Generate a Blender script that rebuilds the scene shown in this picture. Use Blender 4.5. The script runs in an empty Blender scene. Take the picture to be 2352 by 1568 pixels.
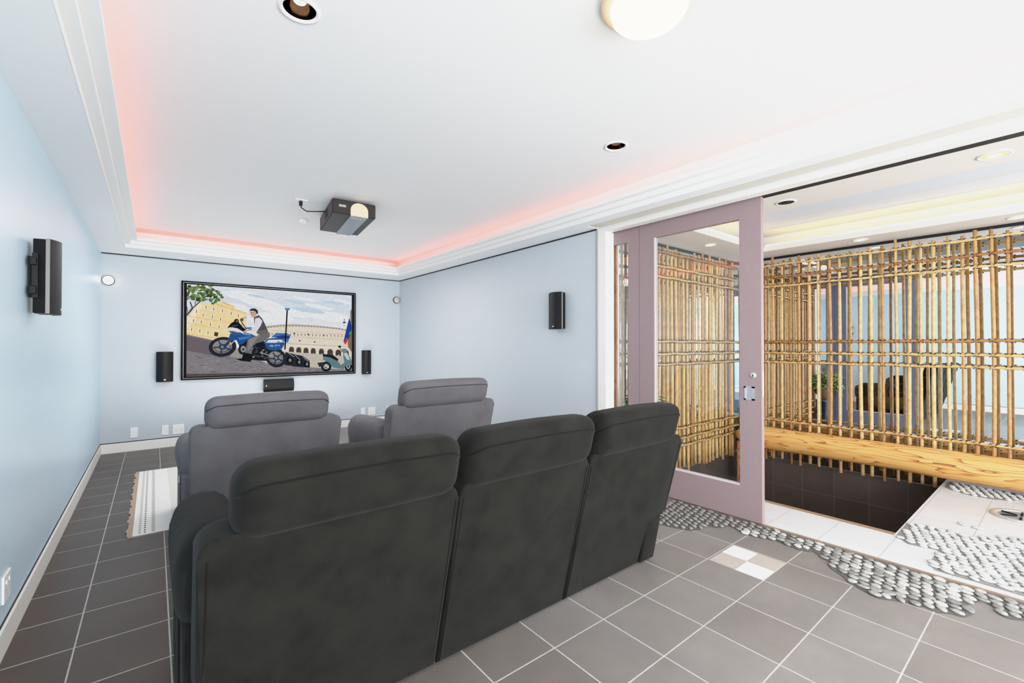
# Home theatre beside a bamboo-screened bath, rebuilt as geometry (metres). All materials are procedural.
CAMF, CAMY, CAMP = 1029.24, 0.674314, 0.00893
CURVE = [(0, 0), (0.25, 0.455), (0.5, 0.80), (0.72, 0.955), (1, 1)]     # soft highlight shoulder
LE = dict(rear=420, up=15, up2=27, bath=90, mid=62, bathp=8, wash=100, wash2=70, world=1.6, exp=-0.18, led=12.0, ledw=14.0, glb=14.0)
PICTURE = [
 ((222,233,247),(3524,22535,26875,22667,26880,21160,3531,21309)),
 ((214,228,246),(3531,21378,26880,21244,26886,19569,3538,20016)),
 ((218,231,247),(3538,20084,26885,19653,26891,17979,3545,18723)),
 ((230,238,249),(3545,18792,26891,18063,26897,16389,3552,17431)),
 ((243,246,251),(3552,17499,26896,16473,26902,14800,3559,16139)),
 ((252,252,253),(3559,16207,26902,14883,26919,9951,3581,12196)),
 ((248,250,253),(12839,21465,12694,21264,12309,21096,11728,20977,11011,20920,10232,20928,9470,20999,8797,21126,8274,21295,7948,21490,7847,21693,7980,21886,8334,22050,8881,22170,9570,22235,10339,22236,11113,22173,11816,22050,12374,21879,12728,21677)),
 ((248,250,253),(16270,19791,16046,19599,15503,19506,14704,19520,13735,19637,12697,19845,11694,20118,10819,20431,10151,20753,9747,21055,9640,21310,9840,21494,10329,21592,11067,21593,11991,21494,13015,21304,14043,21038,14971,20720,15700,20384,16150,20063)),
 ((248,250,253),(20207,18704,19971,18546,19362,18475,18450,18496,17335,18607,16137,18792,14973,19032,13953,19302,13168,19578,12683,19832,12539,20045,12746,20196,13288,20271,14121,20264,15174,20172,16353,20003,17546,19770,18632,19495,19497,19206,20043,18932)),
 ((248,250,253),(11298,19367,11176,19102,10869,18878,10409,18716,9845,18633,9233,18636,8636,18722,8109,18882,7701,19101,7451,19356,7379,19624,7492,19880,7780,20100,8218,20263,8766,20353,9372,20361,9978,20283,10524,20127,10953,19907,11221,19644)),
 ((248,250,253),(20845,21308,20742,21233,20476,21193,20075,21190,19581,21225,19043,21294,18516,21389,18049,21502,17686,21621,17461,21735,17395,21832,17492,21906,17745,21947,18130,21952,18612,21920,19146,21855,19679,21761,20159,21648,20538,21526,20774,21409)),
 ((248,250,253),(27041,18422,26794,18189,26155,18030,25199,17960,24031,17984,22774,18098,21553,18287,20484,18532,19660,18808,19152,19091,19000,19353,19217,19574,19786,19731,20660,19812,21765,19805,23001,19710,24251,19533,25391,19290,26297,19003,26869,18703)),
 ((248,250,253),(23776,20053,23638,19983,23271,19958,22716,19981,22031,20049,21286,20155,20556,20287,19910,20432,19408,20576,19095,20707,18998,20811,19126,20880,19468,20907,19994,20888,20656,20826,21393,20725,22133,20595,22804,20448,23336,20299,23672,20162)),
 ((248,250,253),(17515,18188,17336,17904,16843,17656,16093,17470,15166,17363,14160,17344,13175,17413,12304,17562,11627,17773,11201,18028,11062,18302,11222,18571,11667,18810,12361,18998,13242,19115,14232,19149,15236,19095,16153,18955,16888,18742,17360,18477)),
 ((248,250,253),(26717,21270,26625,21178,26399,21116,26063,21090,25650,21103,25203,21152,24765,21233,24379,21338,24081,21456,23899,21576,23849,21686,23937,21776,24154,21838,24480,21865,24885,21855,25330,21808,25772,21729,26167,21624,26475,21505,26665,21382)),
 ((196,214,240),(13356,21381,13288,21327,13112,21296,12847,21292,12520,21315,12163,21363,11813,21431,11501,21512,11259,21597,11109,21680,11065,21752,11130,21806,11300,21837,11557,21842,11879,21820,12234,21774,12587,21707,12905,21626,13154,21539,13310,21455)),
 ((196,214,240),(22389,19441,22246,19346,21865,19290,21285,19277,20570,19308,19792,19380,19029,19485,18353,19612,17828,19748,17499,19882,17396,20000,17527,20091,17882,20148,18428,20165,19118,20139,19887,20072,20661,19971,21364,19844,21922,19703,22277,19564)),
 ((196,214,240),(19212,20767,19123,20712,18887,20687,18531,20694,18091,20733,17611,20800,17138,20886,16719,20985,16393,21085,16190,21179,16128,21256,16213,21310,16438,21336,16781,21330,17212,21294,17688,21230,18165,21144,18595,21045,18934,20942,19147,20846)),
 ((196,214,240),(25583,21135,25481,21068,25199,21015,24767,20983,24230,20975,23643,20990,23063,21028,22547,21084,22142,21152,21887,21227,21804,21300,21900,21366,22167,21418,22581,21450,23103,21461,23685,21448,24271,21412,24803,21357,25225,21287,25495,21211)),
 ((252,221,160),(3550,17839,3824,18259,5046,20176,7012,20153,7841,20486,9325,19902,9327,19499,10929,18924,10884,15202,6687,14874,3562,15595)),
 ((244,190,120),(7841,20486,9325,19902,9326,19700,7843,20203)),
 ((240,196,130),(7012,20153,10928,18997,10929,18778,7013,19914)),
 ((255,240,200),(3552,17567,5047,20037,5504,19856,4164,17041,3558,16479)),
 ((232,178,112),(3604,17195,10308,15813,10320,15884,3614,17262)),
 ((232,178,112),(3821,18089,10806,17060,10816,17132,3829,18156)),
 ((232,178,112),(3557,15697,6916,15052,6925,15121,3566,15764)),
 ((255,248,225),(4533,19141,4894,19090,4863,18551,4502,18604)),
 ((170,120,80),(4668,19079,4803,19058,4772,18616,4637,18651)),
 ((255,248,225),(5664,19824,6033,19775,6002,19229,5633,19280)),
 ((170,120,80),(5803,19762,5941,19742,5909,19294,5771,19329)),
 ((255,248,225),(6592,19596,6968,19546,6936,18995,6560,19047)),
 ((170,120,80),(6733,19533,6874,19513,6841,19061,6700,19096)),
 ((255,248,225),(7656,19370,8039,19318,8006,18763,7623,18816)),
 ((170,120,80),(7800,19306,7943,19285,7910,18829,7766,18865)),
 ((255,248,225),(8742,19068,9133,19015,9099,18453,8708,18508)),
 ((170,120,80),(8888,19003,9035,18981,9001,18521,8854,18558)),
 ((255,248,225),(9664,18751,10062,18697,10028,18130,9630,18187)),
 ((170,120,80),(9813,18686,9963,18663,9928,18199,9778,18236)),
 ((255,248,225),(4204,17823,4563,17768,4532,17231,4174,17288)),
 ((170,120,80),(4339,17760,4473,17737,4442,17297,4307,17333)),
 ((255,248,225),(5105,17650,5470,17594,5439,17052,5074,17110)),
 ((170,120,80),(5242,17586,5379,17563,5347,17119,5210,17156)),
 ((255,248,225),(6197,17340,6569,17282,6537,16735,6165,16795)),
 ((170,120,80),(6336,17275,6476,17251,6444,16802,6304,16840)),
 ((255,248,225),(7252,17022,7633,16962,7600,16409,7220,16471)),
 ((170,120,80),(7395,16955,7538,16931,7504,16478,7362,16517)),
 ((255,248,225),(8389,16912,8777,16852,8744,16293,8356,16356)),
 ((170,120,80),(8535,16845,8680,16820,8646,16362,8500,16402)),
 ((255,248,225),(3988,16585,4345,16526,4315,15990,3958,16052)),
 ((170,120,80),(4122,16520,4256,16496,4225,16057,4091,16095)),
 ((255,248,225),(4942,16403,5306,16342,5274,15802,4911,15864)),
 ((170,120,80),(5078,16337,5215,16312,5183,15869,5047,15908)),
 ((255,248,225),(5914,16147,6285,16085,6253,15540,5882,15604)),
 ((170,120,80),(6053,16081,6192,16056,6160,15609,6021,15648)),
 ((255,248,225),(7425,18129,7806,18073,7773,17519,7392,17577)),
 ((170,120,80),(7567,18064,7711,18041,7677,17586,7534,17624)),
 ((255,248,225),(6423,18467,6798,18413,6765,17864,6391,17920)),
 ((170,120,80),(6564,18403,6704,18381,6671,17930,6531,17967)),
 ((255,248,225),(5328,18627,5694,18574,5663,18031,5296,18086)),
 ((170,120,80),(5465,18564,5602,18542,5570,18097,5433,18133)),
 ((70,55,50),(6916,16000,7389,15868,7273,15302,6825,15409)),
 ((88,74,66),(3675,18157,4358,19214,4168,19397,3487,18340)),
 ((88,74,66),(4336,19344,4052,20218,3907,20141,4190,19267)),
 ((88,74,66),(4256,19170,5208,20256,5110,20385,4159,19298)),
 ((88,74,66),(5173,20269,6089,20674,6061,20779,5145,20373)),
 ((88,74,66),(3756,18535,3662,19485,3574,19468,3668,18519)),
 ((88,74,66),(4584,19790,4748,20626,4661,20647,4497,19812)),
 ((84,104,60),(6509,20975,6496,20912,6432,20895,6381,20898,6329,20944,6348,20987,6362,21042,6432,21059,6474,21026)),
 ((100,125,66),(3937,20646,3790,20525,3685,20396,3532,20483,3384,20555,3383,20671,3571,20781,3700,20794,3805,20785)),
 ((70,90,50),(6033,21126,5960,21043,5890,21027,5769,21032,5705,21053,5764,21156,5794,21220,5878,21203,5950,21220)),
 ((130,150,90),(6615,20699,6611,20635,6506,20543,6382,20603,6293,20645,6344,20728,6378,20785,6507,20822,6578,20770)),
 ((52,66,42),(4136,22143,4187,21997,3967,21939,3783,21878,3680,22032,3738,22209,3825,22317,3977,22307,4154,22333)),
 ((52,66,42),(4327,20726,4258,20661,4216,20616,4143,20644,4091,20671,4112,20750,4135,20779,4214,20831,4258,20781)),
 ((70,90,50),(5951,21549,5876,21395,5716,21311,5576,21350,5421,21434,5483,21601,5548,21700,5705,21733,5830,21681)),
 ((52,66,42),(6874,21311,6848,21233,6739,21146,6621,21149,6522,21242,6559,21324,6613,21434,6732,21443,6840,21404)),
 ((130,150,90),(6716,21440,6662,21335,6587,21305,6488,21338,6408,21385,6411,21472,6472,21508,6596,21524,6708,21518)),
 ((84,104,60),(5256,21813,5245,21764,5197,21709,5116,21722,5081,21764,5080,21825,5132,21876,5196,21881,5243,21854)),
 ((130,150,90),(5856,21468,5847,21389,5759,21375,5668,21396,5657,21419,5625,21476,5676,21556,5755,21550,5809,21518)),
 ((100,125,66),(5217,20543,5199,20440,5080,20322,4951,20400,4867,20477,4850,20575,4961,20696,5088,20652,5201,20636)),
 ((52,66,42),(6852,22157,6760,21975,6613,21886,6415,21898,6401,22066,6363,22200,6433,22332,6598,22326,6780,22313)),
 ((70,90,50),(3904,21296,3872,21163,3698,21046,3521,21087,3367,21190,3436,21349,3551,21431,3702,21436,3877,21446)),
 ((52,66,42),(4806,20890,4782,20834,4713,20786,4633,20818,4611,20839,4576,20910,4658,20973,4722,21005,4792,20934)),
 ((70,90,50),(4616,21156,4655,21064,4488,20974,4362,20966,4300,21085,4259,21178,4367,21306,4489,21371,4576,21268)),
 ((52,66,42),(6080,21586,6084,21429,5916,21299,5741,21402,5694,21494,5582,21615,5706,21784,5929,21786,6061,21696)),
 ((70,90,50),(4980,21332,4967,21263,4919,21252,4842,21268,4794,21297,4826,21358,4845,21385,4914,21436,4986,21398)),
 ((100,125,66),(6144,21874,6094,21799,5995,21755,5905,21745,5798,21810,5870,21906,5908,21940,5984,21947,6054,21930)),
 ((52,66,42),(7260,21309,7246,21263,7189,21249,7140,21250,7098,21274,7073,21316,7136,21355,7186,21367,7230,21353)),
 ((70,90,50),(7368,21936,7338,21841,7165,21760,7000,21725,6955,21853,6972,21960,7038,22063,7170,22090,7273,22047)),
 ((100,125,66),(6573,21142,6515,21001,6430,20962,6268,20953,6137,21057,6221,21199,6240,21298,6433,21353,6534,21290)),
 ((70,90,50),(5598,21148,5554,21050,5423,20952,5276,21018,5201,21064,5251,21168,5276,21280,5411,21328,5498,21214)),
 ((52,66,42),(6155,21693,6116,21579,6008,21550,5882,21516,5828,21629,5819,21707,5864,21827,5995,21797,6071,21769)),
 ((100,125,66),(5363,21352,5345,21262,5257,21203,5177,21221,5108,21287,5137,21370,5141,21414,5244,21433,5343,21437)),
 ((70,90,50),(4028,21563,3945,21453,3848,21331,3712,21411,3561,21457,3656,21585,3721,21698,3860,21800,4001,21669)),
 ((70,90,50),(5099,21844,5090,21789,4998,21733,4931,21733,4873,21795,4879,21860,4928,21921,4992,21907,5073,21892)),
 ((100,125,66),(5686,22575,5694,22481,5502,22361,5311,22379,5271,22480,5272,22613,5346,22749,5491,22742,5612,22738)),
 ((130,150,90),(6957,21379,6945,21314,6860,21225,6768,21225,6663,21307,6690,21404,6755,21450,6856,21514,6925,21465)),
 ((84,104,60),(6112,21538,6088,21422,5952,21362,5816,21384,5718,21462,5738,21567,5823,21630,5935,21636,6036,21633)),
 ((70,90,50),(6466,21999,6432,21913,6340,21846,6232,21859,6160,21932,6201,22019,6223,22066,6339,22107,6409,22047)),
 ((100,125,66),(4565,21137,4445,20974,4342,20881,4180,20880,4100,21039,4091,21183,4139,21258,4341,21369,4457,21233)),
 ((130,150,90),(6922,20827,6922,20746,6788,20670,6655,20710,6648,20771,6598,20856,6693,20911,6792,20969,6904,20929)),
 ((70,90,50),(5617,20833,5581,20764,5470,20677,5370,20735,5330,20780,5337,20847,5363,20897,5469,20961,5573,20923)),
 ((70,90,50),(7316,20686,7236,20612,7161,20507,7035,20571,6938,20618,7021,20726,7025,20758,7145,20797,7237,20779)),
 ((70,90,50),(7286,21203,7274,21128,7195,21117,7122,21102,7055,21154,7085,21217,7110,21271,7190,21283,7248,21265)),
 ((130,150,90),(4766,22303,4786,22228,4661,22187,4572,22143,4512,22226,4522,22333,4528,22432,4653,22472,4736,22408)),
 ((84,104,60),(5870,20596,5724,20450,5628,20366,5433,20325,5301,20476,5391,20620,5417,20752,5628,20847,5827,20728)),
 ((100,125,66),(6595,20777,6560,20703,6500,20673,6420,20669,6380,20718,6318,20807,6421,20883,6494,20885,6564,20861)),
 ((130,150,90),(5563,21906,5577,21864,5486,21812,5423,21802,5374,21854,5387,21925,5398,21985,5484,21971,5561,21962)),
 ((100,125,66),(5623,21360,5558,21219,5452,21102,5314,21198,5204,21265,5128,21390,5292,21569,5450,21598,5664,21534)),
 ((70,90,50),(5503,22350,5489,22169,5322,22054,5149,22168,4957,22249,5026,22397,5130,22498,5318,22527,5467,22517)),
 ((84,104,60),(5133,21507,5103,21424,4977,21347,4850,21319,4759,21436,4796,21529,4866,21607,4961,21682,5098,21614)),
 ((84,104,60),(7174,20932,7181,20889,7106,20816,7034,20822,7013,20887,7007,20958,7029,21011,7106,21047,7158,20977)),
 ((130,150,90),(4116,22310,4103,22212,4002,22199,3910,22202,3849,22253,3816,22322,3899,22396,3997,22429,4109,22378)),
 ((70,90,50),(5530,22253,5480,22156,5377,22102,5229,22038,5156,22180,5145,22284,5227,22421,5360,22385,5457,22363)),
 ((100,125,66),(4918,21237,4884,21156,4822,21089,4746,21111,4685,21191,4663,21265,4727,21295,4826,21334,4906,21318)),
 ((70,90,50),(5274,21860,5291,21787,5167,21762,5097,21766,4995,21785,5021,21881,5094,21947,5179,21976,5267,21946)),
 ((130,150,90),(5092,22372,5054,22326,4996,22275,4923,22292,4873,22315,4880,22379,4920,22453,4989,22457,5071,22421)),
 ((70,90,50),(5870,22302,5798,22137,5648,22107,5502,22077,5374,22195,5339,22314,5469,22448,5654,22526,5784,22410)),
 ((52,66,42),(6288,21119,6215,21029,6077,20959,5946,20986,5822,21041,5816,21140,5930,21257,6073,21313,6234,21212)),
 ((100,125,66),(5293,20517,5256,20439,5199,20362,5113,20416,5024,20457,5051,20552,5108,20597,5205,20648,5254,20594)),
 ((130,150,90),(5821,21581,5828,21478,5679,21308,5495,21406,5368,21471,5428,21629,5539,21716,5671,21794,5839,21736)),
 ((70,90,50),(5412,21918,5363,21820,5268,21796,5155,21808,5140,21865,5079,21927,5171,22010,5279,22036,5367,21976)),
 ((84,104,60),(6749,21353,6685,21269,6561,21119,6432,21219,6342,21279,6338,21368,6430,21436,6549,21489,6695,21453)),
 ((100,125,66),(7363,20822,7335,20770,7263,20691,7168,20695,7105,20762,7091,20850,7163,20898,7264,20933,7362,20901)),
 ((52,66,42),(4602,21812,4537,21654,4369,21597,4218,21628,4098,21705,4174,21844,4216,21986,4380,22000,4500,21947)),
 ((130,150,90),(6443,20781,6455,20709,6382,20664,6306,20667,6246,20734,6274,20801,6305,20872,6378,20860,6466,20829)),
 ((84,104,60),(4555,21112,4537,21039,4478,21019,4373,20976,4283,21042,4295,21144,4370,21178,4472,21253,4539,21180)),
 ((84,104,60),(6052,21410,6026,21318,5956,21320,5877,21276,5842,21361,5833,21437,5871,21471,5963,21503,6048,21480)),
 ((52,66,42),(3986,21969,3959,21889,3869,21841,3765,21853,3743,21903,3686,21977,3798,22047,3867,22098,3951,22064)),
 ((52,66,42),(3739,22123,3756,22088,3683,22037,3632,22042,3610,22087,3604,22136,3621,22181,3689,22211,3744,22184)),
 ((84,104,60),(5494,21897,5494,21847,5416,21826,5349,21814,5315,21860,5284,21911,5350,21946,5419,21951,5483,21945)),
 ((84,104,60),(4361,20592,4368,20491,4241,20442,4128,20452,4022,20512,4076,20617,4126,20676,4251,20688,4343,20670)),
 ((52,66,42),(3994,21977,3930,21875,3838,21716,3704,21810,3646,21899,3528,22017,3661,22155,3849,22131,3943,22082)),
 ((130,150,90),(4564,20999,4441,20894,4335,20751,4136,20822,4041,20910,4064,21043,4201,21115,4332,21237,4449,21103)),
 ((70,90,50),(3838,20997,3798,20880,3708,20798,3584,20867,3541,20917,3517,21015,3582,21099,3693,21165,3820,21088)),
 ((70,90,50),(4613,20587,4562,20494,4437,20429,4320,20414,4210,20493,4203,20624,4296,20718,4445,20790,4509,20657)),
 ((130,150,90),(4361,20848,4341,20788,4252,20723,4174,20759,4071,20800,4102,20865,4180,20922,4247,20947,4357,20904)),
 ((70,90,50),(6494,21332,6383,21194,6265,21158,6109,21165,6004,21222,5998,21340,6107,21443,6274,21455,6418,21421)),
 ((84,104,60),(4449,21586,4474,21448,4329,21394,4161,21395,4112,21482,4096,21620,4156,21690,4324,21752,4441,21710)),
 ((100,125,66),(4709,21029,4731,20882,4566,20750,4409,20815,4250,20911,4199,21084,4354,21148,4553,21293,4765,21199)),
 ((84,104,60),(6781,21549,6731,21432,6562,21342,6416,21410,6274,21458,6327,21560,6438,21716,6555,21686,6715,21640)),
 ((130,150,90),(5881,20721,5854,20656,5785,20623,5702,20629,5607,20660,5601,20731,5691,20790,5780,20831,5830,20795)),
 ((100,125,66),(4232,21839,4186,21762,4048,21677,3944,21700,3787,21744,3812,21870,3943,21937,4038,22017,4182,21915)),
 ((70,90,50),(5914,21960,5827,21849,5737,21840,5613,21845,5494,21891,5532,21984,5613,22053,5721,22101,5825,22047)),
 ((84,104,60),(6408,22588,6406,22513,6318,22445,6224,22428,6139,22531,6175,22627,6205,22677,6323,22681,6446,22704)),
 ((84,104,60),(3924,21559,3922,21500,3841,21434,3755,21457,3717,21504,3724,21570,3773,21611,3842,21622,3906,21624)),
 ((100,125,66),(5993,20552,6002,20492,5920,20472,5862,20485,5829,20512,5821,20566,5859,20635,5925,20643,6003,20591)),
 ((130,150,90),(4222,22053,4178,21932,4017,21880,3901,21908,3722,21931,3796,22081,3888,22219,4023,22188,4193,22205)),
 ((130,150,90),(5472,22101,5463,22016,5365,21951,5264,21942,5200,22027,5158,22123,5257,22215,5367,22197,5449,22165)),
 ((52,66,42),(6489,21954,6392,21786,6252,21696,6116,21752,5964,21836,5960,22000,6100,22116,6238,22118,6348,22079)),
 ((130,150,90),(7533,21888,7552,21801,7429,21751,7320,21778,7296,21837,7253,21913,7305,21988,7433,22041,7518,21965)),
 ((84,104,60),(5176,20958,5135,20877,5035,20808,4942,20844,4862,20908,4907,20981,4945,21025,5032,21034,5114,21008)),
 ((70,90,50),(5370,22395,5350,22331,5285,22281,5214,22306,5191,22357,5169,22406,5208,22473,5278,22455,5361,22455)),
 ((130,150,90),(3868,20884,3860,20821,3788,20792,3714,20776,3647,20837,3634,20892,3706,20976,3788,20957,3867,20948)),
 ((130,150,90),(5097,21151,5014,20981,4889,20862,4747,20964,4532,21033,4561,21185,4737,21310,4912,21324,5108,21334)),
 ((84,104,60),(4811,20995,4714,20897,4640,20856,4557,20838,4459,20917,4474,21017,4544,21063,4653,21090,4761,21054)),
 ((52,66,42),(4043,22397,4085,22245,3895,22139,3742,22161,3620,22298,3696,22448,3733,22543,3899,22568,4091,22528)),
 ((100,125,66),(7574,20657,7586,20558,7427,20378,7241,20502,7195,20548,7061,20684,7247,20868,7405,20867,7593,20780)),
 ((52,66,42),(6183,21486,6146,21424,6084,21367,6006,21395,5970,21443,5979,21505,6021,21564,6084,21596,6146,21563)),
 ((130,150,90),(5487,20720,5493,20650,5410,20607,5319,20646,5293,20678,5308,20750,5326,20808,5414,20803,5483,20798)),
 ((130,150,90),(5086,20899,5040,20793,4933,20731,4839,20772,4778,20824,4721,20917,4828,20989,4938,20997,5056,20998)),
 ((84,104,60),(5260,22395,5187,22291,5042,22215,4911,22176,4821,22288,4798,22402,4920,22526,5048,22523,5141,22490)),
 ((84,104,60),(5321,20625,5275,20556,5222,20517,5140,20527,5074,20575,5119,20651,5150,20672,5219,20711,5258,20681)),
 ((130,150,90),(5026,22199,4997,22085,4901,22043,4766,22034,4667,22123,4711,22242,4786,22333,4888,22345,5000,22284)),
 ((100,125,66),(6479,21864,6484,21805,6420,21767,6358,21782,6346,21827,6334,21883,6350,21925,6418,21924,6456,21910)),
 ((130,150,90),(4576,20737,4533,20665,4468,20642,4401,20622,4360,20696,4348,20764,4394,20836,4469,20841,4534,20812)),
 ((100,125,66),(7061,22042,6941,21927,6871,21894,6724,21853,6709,21960,6677,22063,6741,22175,6866,22209,6949,22147)),
 ((84,104,60),(4616,20831,4503,20724,4368,20593,4198,20587,4135,20738,4055,20858,4201,21034,4356,20981,4449,20925)),
 ((100,125,66),(5872,20766,5880,20723,5812,20696,5753,20703,5709,20723,5688,20779,5746,20828,5812,20844,5861,20811)),
 ((84,104,60),(3954,22250,3902,22154,3807,22097,3713,22145,3653,22171,3680,22265,3713,22335,3808,22337,3862,22300)),
 ((52,66,42),(6527,21696,6461,21564,6394,21569,6281,21520,6182,21609,6157,21711,6246,21786,6381,21862,6525,21785)),
 ((130,150,90),(6589,22034,6536,21863,6426,21804,6243,21802,6185,21925,6135,22075,6237,22191,6433,22196,6626,22211)),
 ((84,104,60),(4370,20974,4385,20842,4202,20801,4019,20808,3930,20883,3901,20993,4060,21104,4197,21178,4293,21061)),
 ((52,66,42),(4692,22106,4651,21982,4533,21892,4387,21942,4315,21999,4242,22137,4381,22234,4542,22350,4687,22277)),
 ((70,90,50),(4674,21025,4628,20947,4574,20900,4513,20936,4438,20977,4474,21043,4499,21071,4574,21122,4632,21080)),
 ((84,104,60),(5821,20977,5755,20843,5656,20777,5518,20831,5411,20893,5444,21011,5528,21078,5669,21108,5836,21098)),
 ((70,90,50),(5448,21503,5372,21365,5269,21278,5136,21321,5055,21414,5003,21542,5146,21624,5255,21695,5383,21593)),
 ((52,66,42),(6166,21756,6115,21655,5989,21586,5858,21584,5745,21679,5759,21805,5837,21878,5983,21945,6114,21864)),
 ((130,150,90),(4821,21094,4831,20979,4692,20939,4588,20957,4466,20999,4490,21113,4557,21199,4680,21269,4794,21204)),
 ((130,150,90),(6470,21661,6472,21611,6386,21548,6298,21555,6223,21600,6218,21675,6316,21741,6378,21768,6458,21739)),
 ((52,66,42),(6679,21200,6528,21052,6419,20925,6258,20973,6131,21110,6088,21243,6241,21352,6421,21426,6529,21300)),
 ((70,90,50),(6649,21807,6643,21703,6542,21681,6439,21662,6383,21751,6386,21833,6421,21911,6551,21951,6631,21888)),
 ((100,125,66),(6539,21809,6486,21717,6381,21629,6250,21636,6145,21740,6212,21838,6247,21890,6376,21959,6494,21880)),
 ((52,66,42),(7103,20621,7092,20547,7012,20539,6930,20533,6860,20574,6902,20644,6937,20698,7004,20685,7072,20692)),
 ((130,150,90),(4893,21981,4802,21881,4706,21722,4580,21753,4400,21893,4469,22027,4578,22161,4696,22140,4863,22105)),
 ((100,125,66),(4632,21737,4538,21626,4395,21522,4261,21568,4059,21602,4168,21758,4190,21855,4392,21899,4514,21829)),
 ((70,90,50),(4271,20840,4232,20720,4157,20642,4050,20670,3958,20774,3958,20870,4055,20964,4159,21004,4253,20946)),
 ((100,125,66),(5768,22085,5694,21969,5611,21924,5508,21957,5449,21990,5358,22093,5485,22238,5609,22193,5759,22182)),
 ((70,90,50),(6657,21492,6594,21322,6488,21317,6290,21276,6257,21379,6200,21533,6296,21623,6480,21688,6597,21634)),
 ((100,125,66),(4570,22228,4497,22080,4409,22023,4281,22065,4129,22132,4199,22276,4269,22415,4418,22367,4513,22390)),
 ((130,150,90),(5352,20646,5283,20567,5209,20463,5104,20502,5015,20581,4983,20665,5075,20746,5196,20817,5276,20712)),
 ((100,125,66),(5120,22476,5051,22350,4963,22225,4842,22288,4742,22388,4674,22497,4811,22648,4976,22666,5054,22590)),
 ((84,104,60),(6313,20658,6320,20592,6233,20561,6155,20543,6094,20615,6099,20684,6149,20710,6230,20757,6275,20728)),
 ((52,66,42),(7224,21048,7207,20934,6988,20830,6793,20874,6699,20927,6751,21111,6779,21228,6990,21223,7194,21162)),
 ((84,104,60),(5244,20476,5181,20290,4972,20281,4780,20290,4695,20359,4669,20525,4761,20699,4964,20748,5109,20603)),
 ((100,125,66),(7547,21656,7567,21562,7359,21391,7194,21458,7048,21551,7138,21692,7178,21826,7366,21789,7572,21759)),
 ((130,150,90),(6847,20697,6749,20610,6645,20485,6496,20528,6387,20598,6426,20723,6494,20776,6633,20855,6721,20765)),
 ((84,104,60),(6357,22107,6323,22016,6281,22024,6176,21995,6153,22046,6159,22132,6181,22198,6271,22185,6358,22168)),
 ((130,150,90),(6663,22591,6593,22402,6443,22399,6265,22364,6133,22482,6077,22624,6272,22790,6435,22859,6655,22719)),
 ((130,150,90),(4033,20813,3967,20681,3829,20640,3691,20687,3559,20739,3598,20844,3709,20922,3815,20914,3924,20905)),
 ((52,66,42),(6336,20643,6341,20603,6278,20571,6215,20560,6171,20601,6154,20662,6223,20701,6273,20730,6322,20680)),
 ((84,104,60),(6340,22075,6219,21931,6113,21889,5917,21836,5884,21964,5823,22125,5909,22264,6099,22253,6218,22220)),
 ((84,104,60),(7083,21393,6976,21235,6800,21211,6642,21143,6511,21277,6445,21420,6597,21591,6807,21562,6972,21529)),
 ((100,125,66),(4071,22054,4028,22007,3965,21950,3899,21964,3860,22006,3878,22073,3904,22108,3966,22104,4043,22100)),
 ((52,66,42),(6711,22037,6685,21971,6614,21924,6553,21950,6521,21993,6475,22054,6551,22117,6618,22131,6664,22079)),
 ((84,104,60),(5076,20752,5048,20698,5003,20663,4957,20679,4897,20707,4892,20768,4956,20799,5009,20813,5053,20795)),
 ((84,104,60),(5319,20795,5269,20716,5145,20644,4999,20604,4929,20700,4986,20827,5031,20937,5143,20990,5229,20883)),
 ((130,150,90),(4662,20946,4632,20900,4588,20879,4538,20852,4495,20906,4489,20968,4522,21020,4594,21028,4659,20990)),
 ((52,66,42),(5058,20607,5093,20462,4903,20327,4751,20388,4648,20491,4604,20633,4744,20808,4920,20868,5093,20750)),
 ((84,104,60),(5801,21359,5715,21194,5566,21095,5424,21125,5274,21252,5293,21376,5439,21455,5569,21523,5708,21473)),
 ((70,90,50),(6558,21864,6519,21790,6415,21717,6345,21745,6294,21815,6256,21886,6317,21948,6420,21938,6523,21923)),
 ((84,110,58),(7861,21410,7764,21272,7640,21206,7486,21259,7351,21312,7423,21443,7464,21582,7637,21548,7797,21544)),
 ((84,110,58),(8020,21066,7951,20930,7810,20896,7680,20901,7595,20985,7494,21103,7657,21223,7814,21295,7991,21189)),
 ((84,110,58),(7477,20817,7438,20668,7335,20616,7183,20638,7105,20707,7017,20867,7180,21019,7350,20976,7449,20918)),
 ((84,110,58),(7194,20376,7207,20270,7043,20188,6895,20145,6734,20266,6818,20434,6906,20541,7052,20533,7199,20487)),
 ((84,110,58),(6941,20149,6874,20040,6690,19945,6515,19937,6470,20053,6458,20196,6555,20265,6713,20279,6802,20256)),
 ((84,110,58),(6638,20482,6606,20378,6475,20251,6329,20324,6254,20390,6184,20531,6323,20673,6474,20665,6565,20581)),
 ((232,219,200),(13401,16873,14201,17044,15561,17203,17665,17356,19850,17278,22118,17133,24476,16933,25937,16570,26900,15385,26915,11037,20619,11502,16275,12510,14210,15240)),
 ((186,168,146),(13467,16964,15561,17294,17665,17418,21352,17273,24797,16973,25937,16636,25905,16469,24477,16736,21353,17017,17666,17139,15562,17020,13535,16697)),
 ((120,104,90),(13761,16928,13882,16721,13960,16780,13839,16987)),
 ((120,104,90),(14189,16975,14311,16768,14390,16827,14268,17034)),
 ((120,104,90),(14621,17018,14744,16810,14823,16869,14700,17078)),
 ((120,104,90),(15055,17057,15179,16849,15260,16908,15136,17117)),
 ((120,104,90),(15494,17092,15619,16883,15700,16943,15575,17152)),
 ((120,104,90),(15936,17123,16062,16913,16143,16973,16017,17183)),
 ((120,104,90),(16381,17150,16508,16939,16590,16999,16463,17210)),
 ((120,104,90),(16830,17173,16958,16961,17041,17021,16913,17233)),
 ((120,104,90),(17282,17191,17411,16978,17495,17039,17366,17252)),
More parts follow.
